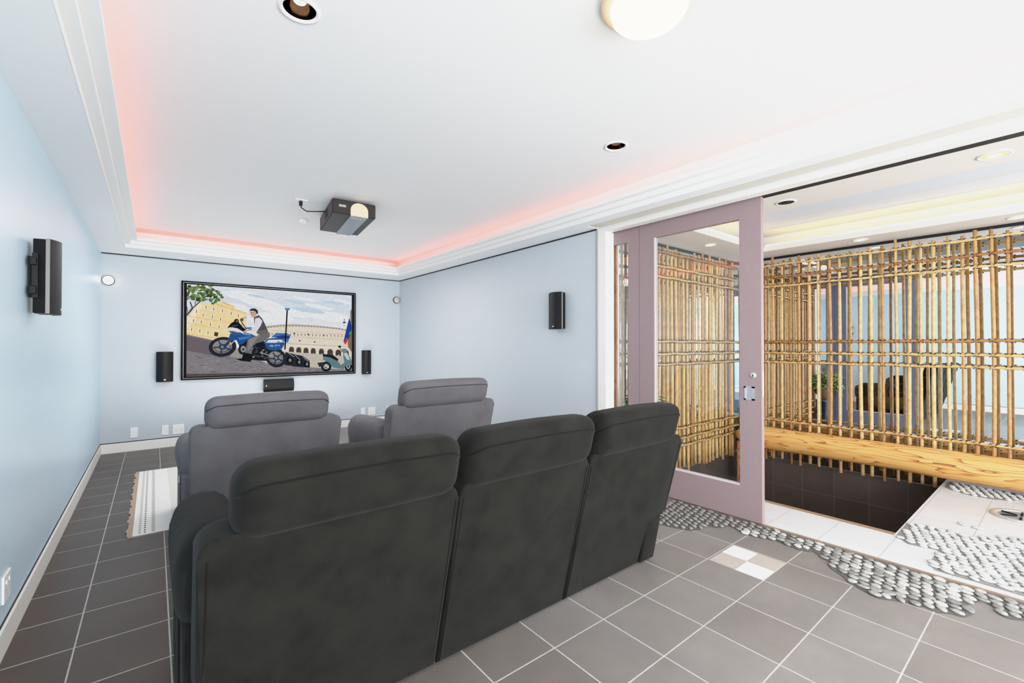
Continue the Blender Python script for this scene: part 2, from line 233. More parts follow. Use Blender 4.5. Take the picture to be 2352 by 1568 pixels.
 ((120,104,90),(17738,17205,17868,16991,17952,17052,17822,17266)),
 ((120,104,90),(18198,17214,18329,17000,18414,17061,18282,17276)),
 ((120,104,90),(18661,17219,18793,17004,18879,17065,18746,17281)),
 ((120,104,90),(19128,17220,19261,17004,19347,17066,19214,17282)),
 ((120,104,90),(19599,17216,19733,16999,19820,17061,19686,17278)),
 ((120,104,90),(20074,17208,20209,16990,20296,17052,20161,17270)),
 ((120,104,90),(20552,17195,20688,16976,20777,17038,20640,17257)),
 ((120,104,90),(21035,17177,21172,16957,21261,17020,21124,17240)),
 ((120,104,90),(21521,17154,21659,16933,21749,16996,21611,17217)),
 ((120,104,90),(22011,17127,22151,16905,22242,16968,22102,17190)),
 ((120,104,90),(22506,17094,22646,16872,22738,16935,22597,17158)),
 ((120,104,90),(23004,17057,23146,16834,23238,16897,23096,17121)),
 ((120,104,90),(23507,17015,23650,16790,23743,16854,23600,17079)),
 ((120,104,90),(24014,16968,24158,16742,24252,16806,24108,17032)),
 ((120,104,90),(24525,16915,24671,16689,24765,16753,24620,16980)),
 ((120,104,90),(25041,16858,25187,16630,25283,16695,25136,16922)),
 ((120,104,90),(25561,16795,25709,16566,25805,16631,25657,16860)),
 ((150,128,108),(14341,15964,14476,15966,14477,15605,14342,15603)),
 ((150,128,108),(14855,15958,14991,15961,14993,15597,14857,15595)),
 ((150,128,108),(15375,15952,15512,15955,15514,15590,15376,15588)),
 ((150,128,108),(15899,15946,16037,15949,16039,15582,15900,15580)),
 ((150,128,108),(16427,15940,16567,15942,16569,15574,16429,15572)),
 ((150,128,108),(16961,15934,17103,15936,17104,15566,16963,15564)),
 ((150,128,108),(17500,15928,17643,15930,17644,15558,17502,15556)),
 ((150,128,108),(18044,15921,18188,15924,18190,15550,18046,15548)),
 ((150,128,108),(18593,15915,18738,15917,18740,15542,18595,15540)),
 ((150,128,108),(19147,15909,19294,15911,19296,15534,19149,15532)),
 ((150,128,108),(19707,15902,19855,15905,19857,15526,19709,15524)),
 ((150,128,108),(20272,15896,20422,15898,20423,15517,20274,15516)),
 ((150,128,108),(20842,15889,20993,15892,20995,15509,20844,15507)),
 ((150,128,108),(21418,15883,21571,15885,21572,15501,21420,15499)),
 ((150,128,108),(22000,15876,22154,15878,22156,15492,22002,15490)),
 ((150,128,108),(22587,15869,22743,15872,22744,15483,22589,15481)),
 ((150,128,108),(23180,15862,23337,15865,23339,15475,23182,15473)),
 ((150,128,108),(23779,15855,23938,15858,23939,15466,23781,15464)),
 ((150,128,108),(24384,15848,24544,15851,24546,15457,24386,15455)),
 ((150,128,108),(24995,15841,25157,15844,25158,15448,24997,15446)),
 ((210,192,168),(14337,16295,26101,15825,26106,15925,14341,16385)),
 ((206,188,164),(14341,15468,26104,14911,26110,15010,14345,15558)),
 ((190,168,142),(14346,14414,26109,13747,26114,13847,14350,14505)),
 ((240,230,214),(14347,14144,26110,13448,26115,13548,14351,14234)),
 ((196,176,150),(14357,11933,26118,11089,26123,11189,14361,12023)),
 ((58,48,44),(18562,14775,18517,14694,18414,14687,18333,14681,18228,14728,18266,14800,18319,14852,18417,14911,18493,14841)),
 ((58,48,44),(20866,14568,20784,14491,20727,14481,20639,14479,20567,14523,20513,14609,20623,14694,20730,14675,20812,14641)),
 ((58,48,44),(17711,15978,17725,15908,17627,15841,17522,15868,17433,15930,17467,16021,17508,16046,17632,16063,17736,16055)),
 ((58,48,44),(19883,15810,19808,15751,19728,15723,19647,15691,19563,15759,19525,15842,19646,15927,19727,15919,19846,15866)),
 ((58,48,44),(22259,15654,22216,15564,22156,15536,22033,15573,21947,15610,21987,15697,22047,15724,22154,15735,22249,15716)),
 ((150,128,106),(16794,12334,16789,13410,16833,13625,16957,13782,17126,13840,17410,13782,17535,13623,17582,13406,17587,12323)),
 ((70,60,58),(16850,12272,16846,13348,16890,13563,17013,13721,17183,13778,17353,13720,17479,13561,17525,13345,17530,12262)),
 ((196,186,176),(17073,12885,17328,13037,17359,12265,17076,12269)),
 ((150,128,106),(17859,12242,17854,13327,17899,13544,18025,13703,18197,13761,18486,13702,18615,13542,18662,13323,18667,12230)),
 ((70,60,58),(17916,12179,17912,13265,17957,13482,18083,13641,18255,13699,18429,13640,18557,13479,18604,13261,18609,12168)),
 ((196,186,176),(18144,12797,18403,12950,18435,12171,18146,12175)),
 ((150,128,106),(18944,12147,18939,13243,18985,13462,19113,13622,19289,13681,19583,13621,19714,13459,19762,13238,19767,12135)),
 ((70,60,58),(19002,12084,18998,13180,19044,13399,19172,13559,19348,13618,19525,13558,19655,13396,19703,13175,19708,12072)),
 ((196,186,176),(19234,12708,19498,12862,19531,12075,19237,12080)),
 ((150,128,106),(20049,12051,20045,13157,20092,13378,20222,13540,20401,13599,20701,13538,20834,13375,20884,13152,20888,12038)),
 ((70,60,58),(20109,11987,20104,13094,20151,13315,20282,13476,20461,13535,20641,13475,20774,13311,20824,13088,20828,11975)),
 ((196,186,176),(20345,12617,20614,12772,20647,11978,20348,11983)),
 ((150,128,106),(21328,11951,21323,13069,21371,13292,21504,13455,21687,13515,21994,13453,22130,13288,22180,13062,22185,11936)),
 ((70,60,58),(21389,11886,21384,13004,21432,13228,21566,13391,21749,13450,21933,13389,22069,13224,22119,12998,22123,11873)),
 ((196,186,176),(21630,12522,21905,12679,21939,11876,21633,11881)),
 ((150,128,106),(22665,11847,22661,12978,22716,13204,22869,13369,23080,13428,23418,13366,23574,13198,23632,12970,23636,11830)),
 ((70,60,58),(22727,11782,22723,12913,22779,13139,22932,13304,23143,13363,23355,13301,23511,13134,23569,12905,23573,11766)),
 ((196,186,176),(23021,12424,23303,12583,23337,11771,23024,11776)),
 ((150,128,106),(24001,11742,23997,12885,24053,13114,24210,13280,24426,13341,24771,13277,24931,13108,24990,12877,24994,11724)),
 ((70,60,58),(24065,11676,24061,12819,24117,13048,24274,13214,24490,13275,24707,13212,24866,13042,24926,12811,24930,11660)),
 ((196,186,176),(24365,12325,24653,12486,24688,11664,24368,11670)),
 ((150,128,106),(25286,11636,25282,12792,25339,13022,25500,13190,25720,13251,26072,13187,26235,13015,26296,12782,26300,11617)),
 ((70,60,58),(25351,11569,25347,12725,25405,12956,25565,13124,25785,13184,26007,13121,26170,12949,26230,12716,26234,11552)),
 ((196,186,176),(25658,12225,25952,12387,25988,11557,25660,11563)),
 ((196,186,172),(9086,13748,26912,12040,26921,9533,9101,10882)),
 ((120,112,114),(3529,15594,6688,14804,9337,12598,14229,10959,26920,9784,26921,9332,3563,9547)),
 ((104,94,100),(3529,15594,6688,14804,6935,12348,3543,13215)),
 ((128,120,124),(3529,15594,6688,14804,6689,14594,3531,15363)),
 ((152,148,142),(9209,13748,11086,12722,11090,11846,8849,12318)),
 ((126,122,126),(3542,13283,6934,12488,11091,11700,14229,10959,19878,10335,26920,9784,26921,9332,3563,9547)),
 ((108,104,110),(10256,11047,10836,10964,10836,10900,10256,10990)),
 ((154,150,150),(16928,10766,17507,10687,17507,10639,16928,10715)),
 ((154,150,150),(14369,10041,14954,9955,14954,9868,14370,9970)),
 ((142,138,140),(20494,10090,20782,10050,20782,9977,20495,10022)),
 ((142,138,140),(13078,10840,13699,10752,13699,10702,13078,10759)),
 ((100,96,98),(9876,10894,10555,10795,10555,10734,9876,10828)),
 ((92,88,94),(5166,11232,5662,11158,5663,11100,5166,11174)),
 ((142,138,140),(15338,10936,15678,10890,15678,10790,15339,10831)),
 ((154,150,150),(12012,10470,12210,10441,12210,10348,12012,10406)),
 ((142,138,140),(13763,11230,14530,11125,14531,11033,13764,11135)),
 ((100,96,98),(19240,10198,20046,10086,20047,10036,19240,10094)),
 ((142,138,140),(11419,10600,11797,10545,11797,10471,11420,10499)),
 ((92,88,94),(4012,11003,4361,10950,4361,10897,4012,10923)),
 ((154,150,150),(17564,10664,18201,10577,18201,10524,17564,10616)),
 ((154,150,150),(13647,10349,13856,10318,13857,10227,13647,10268)),
 ((142,138,140),(7454,9945,7741,9900,7741,9826,7454,9852)),
 ((142,138,140),(12604,10454,13357,10344,13358,10275,12604,10359)),
 ((154,150,150),(11596,11699,12201,11617,12202,11528,11596,11643)),
 ((92,88,94),(7287,12360,7912,12276,7912,12216,7287,12282)),
 ((108,104,110),(14022,11290,14787,11186,14787,11136,14022,11238)),
 ((100,96,98),(18255,10479,18951,10384,18951,10307,18256,10406)),
 ((142,138,140),(19236,9956,20113,9832,20113,9753,19237,9898)),
 ((92,88,94),(16173,9822,16975,9705,16975,9642,16173,9749)),
 ((92,88,94),(6084,12484,6497,12429,6497,12347,6085,12395)),
 ((100,96,98),(19584,9857,19961,9804,19962,9710,19584,9803)),
 ((100,96,98),(3871,10047,4114,10008,4115,9915,3871,9983)),
 ((154,150,150),(12292,11508,12520,11477,12521,11396,12292,11448)),
 ((108,104,110),(6615,12417,7193,12339,7194,12244,6615,12368)),
 ((108,104,110),(17780,9817,18190,9758,18190,9688,17780,9738)),
 ((100,96,98),(11070,10702,11405,10654,11405,10580,11070,10658)),
 ((108,104,110),(16343,10056,16788,9992,16788,9909,16343,9989)),
 ((92,88,94),(8789,11618,9512,11517,9512,11456,8789,11565)),
 ((92,88,94),(14355,9708,14969,9616,14970,9538,14356,9604)),
 ((108,104,110),(7552,10801,7831,10759,7831,10678,7553,10721)),
 ((92,88,94),(16717,10106,17361,10014,17361,9953,16718,10006)),
 ((108,104,110),(13762,10547,14339,10464,14339,10409,13762,10481)),
 ((108,104,110),(20793,9888,21269,9821,21269,9742,20793,9834)),
 ((142,138,140),(7928,10358,8172,10320,8172,10234,7928,10311)),
 ((154,150,150),(12114,11298,12877,11192,12877,11143,12114,11244)),
 ((142,138,140),(12080,9850,12824,9738,12825,9652,12081,9765)),
 ((142,138,140),(8393,10904,8744,10852,8744,10798,8393,10819)),
 ((92,88,94),(18691,10159,19117,10099,19117,10043,18691,10054)),
 ((108,104,110),(8664,10756,9230,10673,9231,10612,8664,10702)),
 ((108,104,110),(14183,11197,14730,11123,14731,11048,14184,11126)),
 ((108,104,110),(10656,10488,11244,10401,11245,10315,10656,10434)),
 ((100,96,98),(8810,10450,9370,10366,9370,10322,8811,10385)),
 ((108,104,110),(9208,10011,9664,9941,9664,9873,9208,9963)),
 ((92,88,94),(17295,10719,18048,10616,18049,10514,17295,10648)),
 ((154,150,150),(10942,9980,11681,9868,11681,9810,10943,9888)),
 ((154,150,150),(16021,10049,16729,9947,16729,9892,16021,9990)),
 ((142,138,140),(21241,9947,21871,9859,21872,9778,21241,9881)),
 ((142,138,140),(15920,10274,16321,10217,16321,10149,15921,10186)),
 ((100,96,98),(6934,10391,7534,10299,7534,10248,6934,10347)),
 ((100,96,98),(9261,11676,9683,11617,9683,11521,9261,11592)),
 ((92,88,94),(4913,12297,5548,12210,5549,12139,4913,12211)),
 ((108,104,110),(11183,10631,11597,10571,11597,10514,11183,10567)),
 ((108,104,110),(15065,10250,15624,10170,15624,10110,15065,10193)),
 ((100,96,98),(12824,10392,13533,10289,13534,10214,12824,10324)),
 ((92,88,94),(14824,11075,15198,11023,15198,10977,14824,11003)),
 ((100,96,98),(7156,11298,7666,11224,7667,11131,7156,11227)),
 ((154,150,150),(20499,10037,20934,9976,20934,9869,20499,9944)),
 ((142,138,140),(20879,9891,21710,9775,21711,9717,20879,9784)),
 ((92,88,94),(4755,12355,5430,12262,5430,12206,4755,12302)),
 ((142,138,140),(19140,9829,19750,9742,19751,9634,19140,9748)),
 ((92,88,94),(19477,10092,20193,9992,20194,9909,19477,10033)),
 ((142,138,140),(12748,10533,13124,10479,13124,10419,12748,10445)),
 ((92,88,94),(21338,9906,21989,9816,21989,9744,21338,9819)),
 ((108,104,110),(16189,10355,16659,10289,16660,10242,16189,10276)),
 ((108,104,110),(18004,10524,18325,10480,18325,10417,18004,10431)),
 ((108,104,110),(12770,11394,13161,11340,13162,11246,12770,11311)),
 ((142,138,140),(21307,9674,22074,9566,22074,9484,21308,9589)),
 ((92,88,94),(11121,10865,11735,10777,11735,10677,11122,10782)),
 ((92,88,94),(15059,11003,15709,10914,15709,10846,15059,10953)),
 ((108,104,110),(4554,12473,5112,12397,5112,12322,4554,12405)),
 ((142,138,140),(18864,10013,19345,9945,19346,9849,18864,9926)),
 ((92,88,94),(9564,10526,10063,10452,10064,10388,9564,10471)),
 ((100,96,98),(8314,12104,8934,12020,8935,11942,8315,12033)),
 ((154,150,150),(5581,10803,5887,10757,5888,10689,5581,10712)),
 ((154,150,150),(19678,9940,20431,9834,20431,9774,19678,9886)),
 ((100,96,98),(10407,10319,10846,10253,10846,10188,10407,10266)),
 ((108,104,110),(14716,10192,15297,10108,15297,10040,14717,10101)),
 ((108,104,110),(10413,10299,10853,10234,10854,10152,10413,10230)),
 ((108,104,110),(11626,10279,12142,10202,12143,10124,11627,10181)),
 ((92,88,94),(10585,11683,10803,11654,10803,11608,10585,11635)),
 ((108,104,110),(13542,10725,13753,10695,13753,10635,13543,10644)),
 ((142,138,140),(6116,12327,6661,12253,6662,12161,6117,12252)),
 ((92,88,94),(16493,9918,16698,9888,16698,9812,16493,9823)),
 ((92,88,94),(6361,10213,6920,10126,6920,10057,6361,10127)),
 ((108,104,110),(15601,10979,15960,10930,15960,10847,15601,10910)),
 ((108,104,110),(19284,10035,20090,9922,20090,9854,19284,9973)),
 ((108,104,110),(3718,10104,4248,10018,4249,9929,3719,10018)),
 ((108,104,110),(3830,10737,4255,10672,4255,10614,3830,10695)),
 ((108,104,110),(6039,10221,6255,10187,6255,10101,6040,10152)),
 ((92,88,94),(6822,10195,7090,10153,7090,10059,6822,10108)),
 ((108,104,110),(12122,10873,12329,10844,12330,10772,12123,10803)),
 ((100,96,98),(14586,10666,15031,10603,15031,10510,14587,10605)),
 ((92,88,94),(12592,11512,13079,11447,13079,11394,12592,11463)),
 ((108,104,110),(5405,11656,5679,11617,5680,11533,5406,11593)),
 ((100,96,98),(12794,10216,13221,10153,13221,10059,12794,10130)),
 ((108,104,110),(5361,12669,6041,12578,6041,12525,5361,12608)),
 ((108,104,110),(3803,9924,4402,9826,4403,9749,3803,9829)),
 ((154,150,150),(11016,10358,11450,10293,11451,10201,11016,10268)),
 ((154,150,150),(10921,9993,11226,9947,11226,9846,10921,9947)),
 ((154,150,150),(6209,10700,6733,10620,6734,10530,6209,10606)),
 ((100,96,98),(15316,9940,15539,9907,15539,9816,15316,9867)),
 ((142,138,140),(9530,11406,10110,11325,10110,11274,9531,11347)),
 ((92,88,94),(6358,10212,6794,10143,6795,10069,6358,10116)),
 ((100,96,98),(19042,9765,19612,9684,19612,9584,19042,9667)),
 ((92,88,94),(5339,9972,5945,9875,5945,9806,5340,9903)),
 ((154,150,150),(11938,10501,12306,10447,12306,10349,11939,10406)),
 ((108,104,110),(12577,10702,13175,10616,13176,10550,12577,10632)),
 ((100,96,98),(13853,10061,14089,10027,14089,9923,13854,9979)),
 ((108,104,110),(20855,10131,21448,10049,21449,9983,20855,10026)),
 ((100,96,98),(6890,10390,7145,10350,7146,10280,6891,10337)),
 ((154,150,150),(6745,12477,6955,12449,6956,12383,6746,12415)),
 ((154,150,150),(19332,9916,19748,9857,19749,9801,19332,9808)),
 ((100,96,98),(8659,11628,8896,11595,8896,11523,8659,11572)),
 ((92,88,94),(7416,12383,8077,12295,8077,12230,7416,12340)),
 ((108,104,110),(4518,12631,4831,12589,4831,12526,4519,12549)),
 ((100,96,98),(17835,9713,18184,9662,18184,9560,17836,9620)),
 ((100,96,98),(4291,10295,4846,10208,4846,10140,4292,10213)),
 ((100,96,98),(3677,10358,3858,10330,3858,10283,3678,10272)),
 ((108,104,110),(10207,11695,10722,11624,10722,11534,10208,11604)),
 ((154,150,150),(11099,10744,11314,10713,11314,10643,11099,10668)),
 ((142,138,140),(9567,9884,9828,9843,9828,9765,9568,9837)),
 ((92,88,94),(14276,9970,14591,9923,14591,9868,14276,9898)),
 ((108,104,110),(10712,9800,11169,9730,11169,9685,10712,9712)),
 ((154,150,150),(16739,9727,17286,9647,17286,9577,16739,9664)),
 ((92,88,94),(8730,9776,9383,9674,9384,9606,8730,9732)),
 ((108,104,110),(12162,11175,12896,11073,12897,11020,12162,11098)),
 ((142,138,140),(6789,10524,7256,10452,7256,10398,6789,10433)),
 ((154,150,150),(16244,9999,16920,9902,16920,9799,16244,9906)),
 ((142,138,140),(21251,10015,21623,9964,21623,9852,21251,9923)),
 ((92,88,94),(5933,11888,6385,11825,6385,11776,5934,11835)),
 ((100,96,98),(7781,11477,8010,11445,8010,11390,7782,11385)),
 ((154,150,150),(7049,11851,7573,11778,7574,11713,7050,11777)),
 ((142,138,140),(20477,10008,21159,9913,21160,9833,20477,9903)),
 ((142,138,140),(10372,11522,11066,11426,11066,11374,10372,11461)),
 ((142,138,140),(13588,10574,14240,10481,14240,10427,13588,10520)),
 ((142,138,140),(8341,11660,8706,11609,8707,11546,8341,11575)),
 ((108,104,110),(14574,9834,15133,9751,15133,9698,14574,9787)),
 ((100,96,98),(21235,10083,21950,9985,21950,9879,21235,10006)),
 ((142,138,140),(9249,11376,9743,11306,9743,11234,9249,11288)),
 ((154,150,150),(5615,11486,6110,11414,6110,11319,5615,11434)),
 ((92,88,94),(17428,10452,17886,10388,17887,10282,17428,10376)),
 ((142,138,140),(17910,10064,18184,10025,18184,9960,17910,9984)),
 ((108,104,110),(12382,10507,12668,10466,12668,10396,12382,10434)),
 ((108,104,110),(20540,9923,21192,9832,21193,9721,20540,9850)),
 ((92,88,94),(20619,9887,21458,9769,21459,9718,20619,9837)),
 ((108,104,110),(19822,10084,20243,10025,20244,9978,19822,10024)),
 ((100,96,98),(16242,10021,16769,9945,16769,9886,16243,9916)),
 ((142,138,140),(6008,10425,6329,10375,6330,10282,6009,10348)),
 ((142,138,140),(6197,11868,6675,11801,6676,11704,6197,11823)),
 ((100,96,98),(9449,11171,10154,11071,10155,11013,9450,11089)),
 ((100,96,98),(15790,10707,16365,10627,16365,10548,15790,10643)),
 ((142,138,140),(14967,11079,15297,11034,15297,10973,14967,10986)),
 ((154,150,150),(13849,10684,14398,10607,14399,10551,13850,10597)),
 ((100,96,98),(6703,10287,7246,10202,7246,10150,6703,10215)),
 ((92,88,94),(14380,10141,14997,10051,14997,10000,14380,10088)),
 ((154,150,150),(15912,10427,16561,10336,16561,10242,15913,10338)),
 ((142,138,140),(10498,9941,11064,9855,11065,9765,10498,9889)),
 ((154,150,150),(5461,11023,6100,10928,6101,10849,5462,10943)),
 ((108,104,110),(8302,12188,8581,12150,8581,12087,8302,12124)),
 ((154,150,150),(13226,11204,13704,11138,13704,11055,13226,11143)),
 ((142,138,140),(16160,9829,16532,9775,16532,9715,16161,9751)),
 ((108,104,110),(20662,10001,21166,9931,21166,9851,20663,9904)),
 ((142,138,140),(19078,10282,19624,10206,19624,10145,19079,10206)),
 ((142,138,140),(13432,11292,14004,11213,14005,11135,13432,11223)),
 ((154,150,150),(4391,11390,5011,11299,5011,11252,4392,11314)),
 ((100,96,98),(13625,10440,13840,10409,13840,10358,13626,10389)),
 ((84,76,74),(3560,10023,10343,9861,26920,9667,26921,9332,3563,9547)),
 ((36,40,48),(16273,12969,17686,12569,18841,12321,19873,11518,19952,10380,18413,10536,16143,10908)),
 ((20,22,26),(17391,11646,17368,11469,17300,11309,17194,11184,17060,11105,16912,11081,16764,11113,16631,11198,16525,11327,16456,11488,16432,11666,16455,11842,16522,12001,16626,12126,16759,12205,16907,12231,17055,12201,17190,12117,17297,11988,17366,11825)),
 ((120,120,122),(17182,11651,17172,11562,17141,11482,17094,11419,17034,11380,16967,11367,16900,11383,16840,11425,16792,11490,16761,11570,16750,11659,16761,11748,16791,11827,16838,11890,16898,11930,16965,11943,17031,11927,17092,11885,17140,11821,17171,11740)),
 ((20,22,26),(18729,11307,18707,11138,18641,10986,18539,10867,18410,10793,18268,10770,18125,10801,17996,10882,17894,11005,17829,11159,17805,11328,17827,11496,17892,11647,17993,11766,18121,11841,18263,11865,18406,11836,18535,11756,18639,11632,18705,11478)),
 ((120,120,122),(18531,11312,18521,11227,18492,11151,18446,11092,18388,11054,18324,11042,18260,11057,18202,11098,18156,11159,18126,11236,18115,11321,18125,11405,18154,11481,18200,11541,18258,11578,18322,11590,18386,11576,18444,11536,18491,11474,18521,11397)),
 ((20,22,26),(19875,10966,19854,10805,19792,10662,19694,10550,19571,10480,19434,10458,19298,10488,19175,10565,19077,10682,19015,10828,18992,10988,19013,11147,19075,11290,19172,11402,19294,11473,19430,11496,19567,11467,19691,11391,19789,11274,19853,11127)),
 ((120,120,122),(19690,10970,19681,10890,19653,10819,19609,10762,19554,10727,19492,10716,19431,10730,19375,10769,19331,10827,19303,10900,19293,10980,19302,11060,19330,11132,19373,11188,19429,11224,19490,11235,19552,11221,19607,11183,19652,11124,19680,11051)),
 ((150,160,170),(16670,12774,17521,12146,17568,12223,16717,12850)),
 ((150,160,170),(17656,12460,18378,11671,18439,11736,17716,12524)),
 ((150,160,170),(18814,12129,19697,11328,19754,11399,18869,12200)),
 ((122,100,84),(26453,19883,26881,20741,26909,12709,26111,13714,26027,14379,26512,17049)),
 ((34,58,140),(26291,18876,26761,17055,26205,15045,25586,14129,25323,14707,25773,16699)),
 ((200,64,50),(25859,15373,26205,15045,25651,14129,25389,14509)),
 ((60,140,80),(26300,16378,26730,16386,26599,15849,26203,15876)),
 ((40,40,44),(25400,18344,25403,17352,25485,17354,25481,18347)),
 ((40,40,46),(25117,18037,25768,18059,25605,17822,25280,17811)),
 ((40,40,46),(25278,18340,25603,18352,25472,18546)),
 ((240,236,220),(25589,17655,25582,17609,25562,17567,25529,17533,25489,17511,25443,17502,25398,17508,25357,17528,25325,17560,25304,17601,25296,17647,25303,17693,25324,17735,25356,17769,25397,17791,25442,17800,25488,17794,25529,17774,25561,17742,25582,17701)),
 ((26,28,32),(23342,10472,23301,10212,23179,9981,22990,9801,22751,9690,22487,9658,22224,9708,21988,9835,21801,10026,21680,10262,21638,10521,21678,10777,21797,11006,21983,11186,22218,11299,22481,11335,22745,11288,22984,11163,23176,10972,23299,10734)),
 ((150,150,152),(22955,10483,22932,10340,22865,10213,22762,10114,22631,10053,22486,10035,22341,10062,22211,10132,22107,10237,22041,10367,22017,10510,22039,10651,22105,10777,22208,10876,22338,10938,22482,10957,22627,10931,22759,10862,22863,10757,22931,10626)),
 ((50,52,56),(22697,10490,22687,10426,22657,10368,22610,10323,22551,10295,22485,10287,22419,10299,22360,10331,22312,10378,22282,10437,22271,10502,22282,10567,22311,10624,22358,10669,22417,10697,22483,10706,22549,10694,22609,10662,22656,10615,22687,10555)),
 ((26,28,32),(26751,10373,26721,10127,26633,9906,26494,9734,26319,9627,26126,9594,25933,9640,25759,9759,25621,9939,25533,10163,25502,10409,25531,10654,25618,10873,25755,11045,25928,11154,26120,11189,26314,11145,26489,11028,26629,10847,26720,10622)),
 ((150,150,152),(26468,10382,26451,10246,26403,10125,26327,10030,26231,9971,26125,9953,26019,9978,25923,10043,25847,10142,25798,10266,25781,10401,25797,10536,25845,10657,25920,10751,26016,10811,26122,10830,26228,10806,26324,10741,26401,10642,26451,10518)),
 ((50,52,56),(26280,10387,26272,10326,26250,10271,26216,10227,26172,10200,26124,10192,26076,10203,26032,10233,25997,10278,25975,10334,25967,10396,25975,10457,25997,10512,26031,10555,26074,10582,26123,10591,26171,10580,26215,10550,26249,10505,26272,10449)),
 ((92,122,132),(21983,12437,23225,12340,24497,11258,24901,10673,25467,11071,25217,12726,25950,12885,26698,11376,26867,10621,25794,10649,25308,9920,23547,10303,22917,11131,21986,11634)),
 ((30,32,36),(21905,12599,23539,12450,24496,11668,24337,11343,23070,12018,21984,12197)),
 ((190,205,208),(25298,12643,25918,12752,26416,11548,25955,11557)),
 ((60,64,70),(25263,12923,24614,13913,24521,13850,25169,12860)),
 ((30,32,36),(24938,13799,24926,13738,24889,13683,24832,13639,24761,13611,24681,13602,24602,13612,24530,13640,24473,13684,24437,13739,24424,13799,24436,13860,24472,13915,24529,13959,24600,13987,24680,13996,24759,13987,24831,13959,24888,13915,24925,13860)),
 ((110,130,140),(25949,13134,25924,13021,25850,12920,25734,12840,25589,12790,25428,12774,25267,12793,25122,12846,25008,12927,24934,13029,24908,13141,24933,13252,25006,13353,25120,13433,25265,13484,25425,13501,25586,13482,25732,13430,25848,13349,25923,13247)),
 ((210,210,212),(21177,11152,22872,10222,22969,10422,21271,11349)),
 ((44,46,50),(21073,11174,21987,11233,22298,10663,21379,10448)),
 ((245,245,245),(25553,9548,26373,9552,26374,9286,25554,9284)),
 ((26,30,38),(9756,15047,11572,15404,13457,14568,13845,13620,15806,13350,15335,11953,14240,11626,13089,11650,11589,11850,10850,12873,10051,13381)),
 ((120,122,126),(13351,13291,13353,13239,13283,13223,13202,13242,13169,13268,13155,13326,13213,13368,13279,13391,13339,13352)),
 ((70,76,86),(13680,13592,13664,13539,13577,13523,13505,13516,13497,13564,13474,13627,13519,13659,13585,13676,13624,13652)),
 ((44,48,58),(12619,12072,12604,12045,12564,12014,12512,12026,12469,12053,12476,12097,12520,12130,12564,12121,12612,12112)),
 ((70,76,86),(12015,13632,11971,13571,11873,13472,11737,13551,11712,13576,11668,13691,11753,13733,11861,13742,11927,13736)),
 ((20,22,26),(14300,12626,14286,12535,14190,12537,14065,12505,14006,12597,14048,12659,14073,12732,14193,12719,14264,12691)),
 ((20,22,26),(13647,12482,13616,12418,13570,12393,13480,12424,13435,12461,13458,12517,13492,12578,13565,12563,13629,12532)),
 ((70,76,86),(12417,13198,12420,13129,12335,13109,12256,13088,12191,13166,12200,13241,12230,13304,12328,13306,12414,13257)),
 ((170,166,160),(13332,13297,13240,13249,13194,13217,13107,13184,13064,13271,13027,13340,13114,13373,13193,13388,13276,13359)),
 ((70,76,86),(13493,11963,13474,11890,13397,11890,13319,11900,13263,11922,13230,12000,13299,12052,13391,12057,13494,12039)),
 ((70,76,86),(12098,12897,12107,12850,12035,12807,11980,12850,11906,12866,11947,12922,11965,12957,12034,12960,12074,12944)),
 ((170,166,160),(14153,12146,14140,12115,14084,12089,14029,12097,14005,12128,14001,12164,14024,12215,14081,12212,14114,12187)),
 ((44,48,58),(12718,13657,12697,13580,12598,13498,12487,13526,12454,13614,12446,13697,12475,13771,12607,13789,12726,13717)),
 ((120,122,126),(12220,13791,12173,13760,12145,13733,12098,13736,12070,13769,12061,13811,12106,13833,12142,13856,12196,13830)),
 ((170,166,160),(11803,14015,11805,13991,11754,13971,11716,13963,11671,13998,11682,14029,11708,14066,11755,14075,11799,14042)),
 ((44,48,58),(11737,13548,11702,13482,11627,13483,11559,13466,11487,13520,11497,13587,11546,13627,11626,13618,11689,13624)),
 ((20,22,26),(13841,13543,13843,13514,13787,13467,13732,13492,13681,13523,13702,13559,13742,13589,13785,13589,13817,13583)),
 ((44,48,58),(12103,12991,12073,12937,12009,12877,11907,12886,11853,12966,11880,13031,11907,13060,12007,13124,12090,13076)),
 ((170,166,160),(12001,12255,11923,12191,11875,12133,11772,12159,11712,12223,11731,12302,11788,12363,11863,12341,11947,12336)),
 ((120,122,126),(14050,12735,14034,12701,13998,12698,13969,12692,13933,12724,13935,12751,13955,12785,13998,12788,14033,12770)),
 ((44,48,58),(12346,13486,12333,13456,12291,13442,12247,13437,12228,13470,12226,13499,12239,13537,12290,13520,12335,13510)),
 ((44,48,58),(13719,13370,13667,13271,13569,13224,13486,13277,13445,13341,13410,13424,13488,13474,13574,13481,13675,13449)),
 ((120,122,126),(13529,13809,13529,13778,13491,13761,13452,13778,13441,13793,13420,13821,13461,13843,13490,13853,13516,13846)),
 ((70,76,86),(11726,13640,11692,13592,11637,13566,11581,13594,11535,13621,11519,13660,11590,13704,11638,13731,11688,13692)),
 ((70,76,86),(13849,13574,13867,13533,13803,13499,13761,13525,13718,13548,13706,13593,13744,13628,13807,13626,13854,13617)),
 ((20,22,26),(13694,12266,13621,12206,13532,12168,13443,12174,13386,12221,13355,12308,13415,12391,13532,12374,13622,12364)),
 ((120,122,126),(12437,12469,12403,12404,12353,12402,12280,12398,12252,12450,12242,12501,12271,12543,12349,12547,12387,12516)),
 ((44,48,58),(13380,13871,13327,13800,13212,13759,13115,13793,13069,13825,13011,13903,13125,13962,13220,13991,13293,13956)),
 ((170,166,160),(13150,12779,13107,12689,13032,12662,12922,12659,12894,12746,12876,12823,12914,12886,13025,12912,13102,12861)),
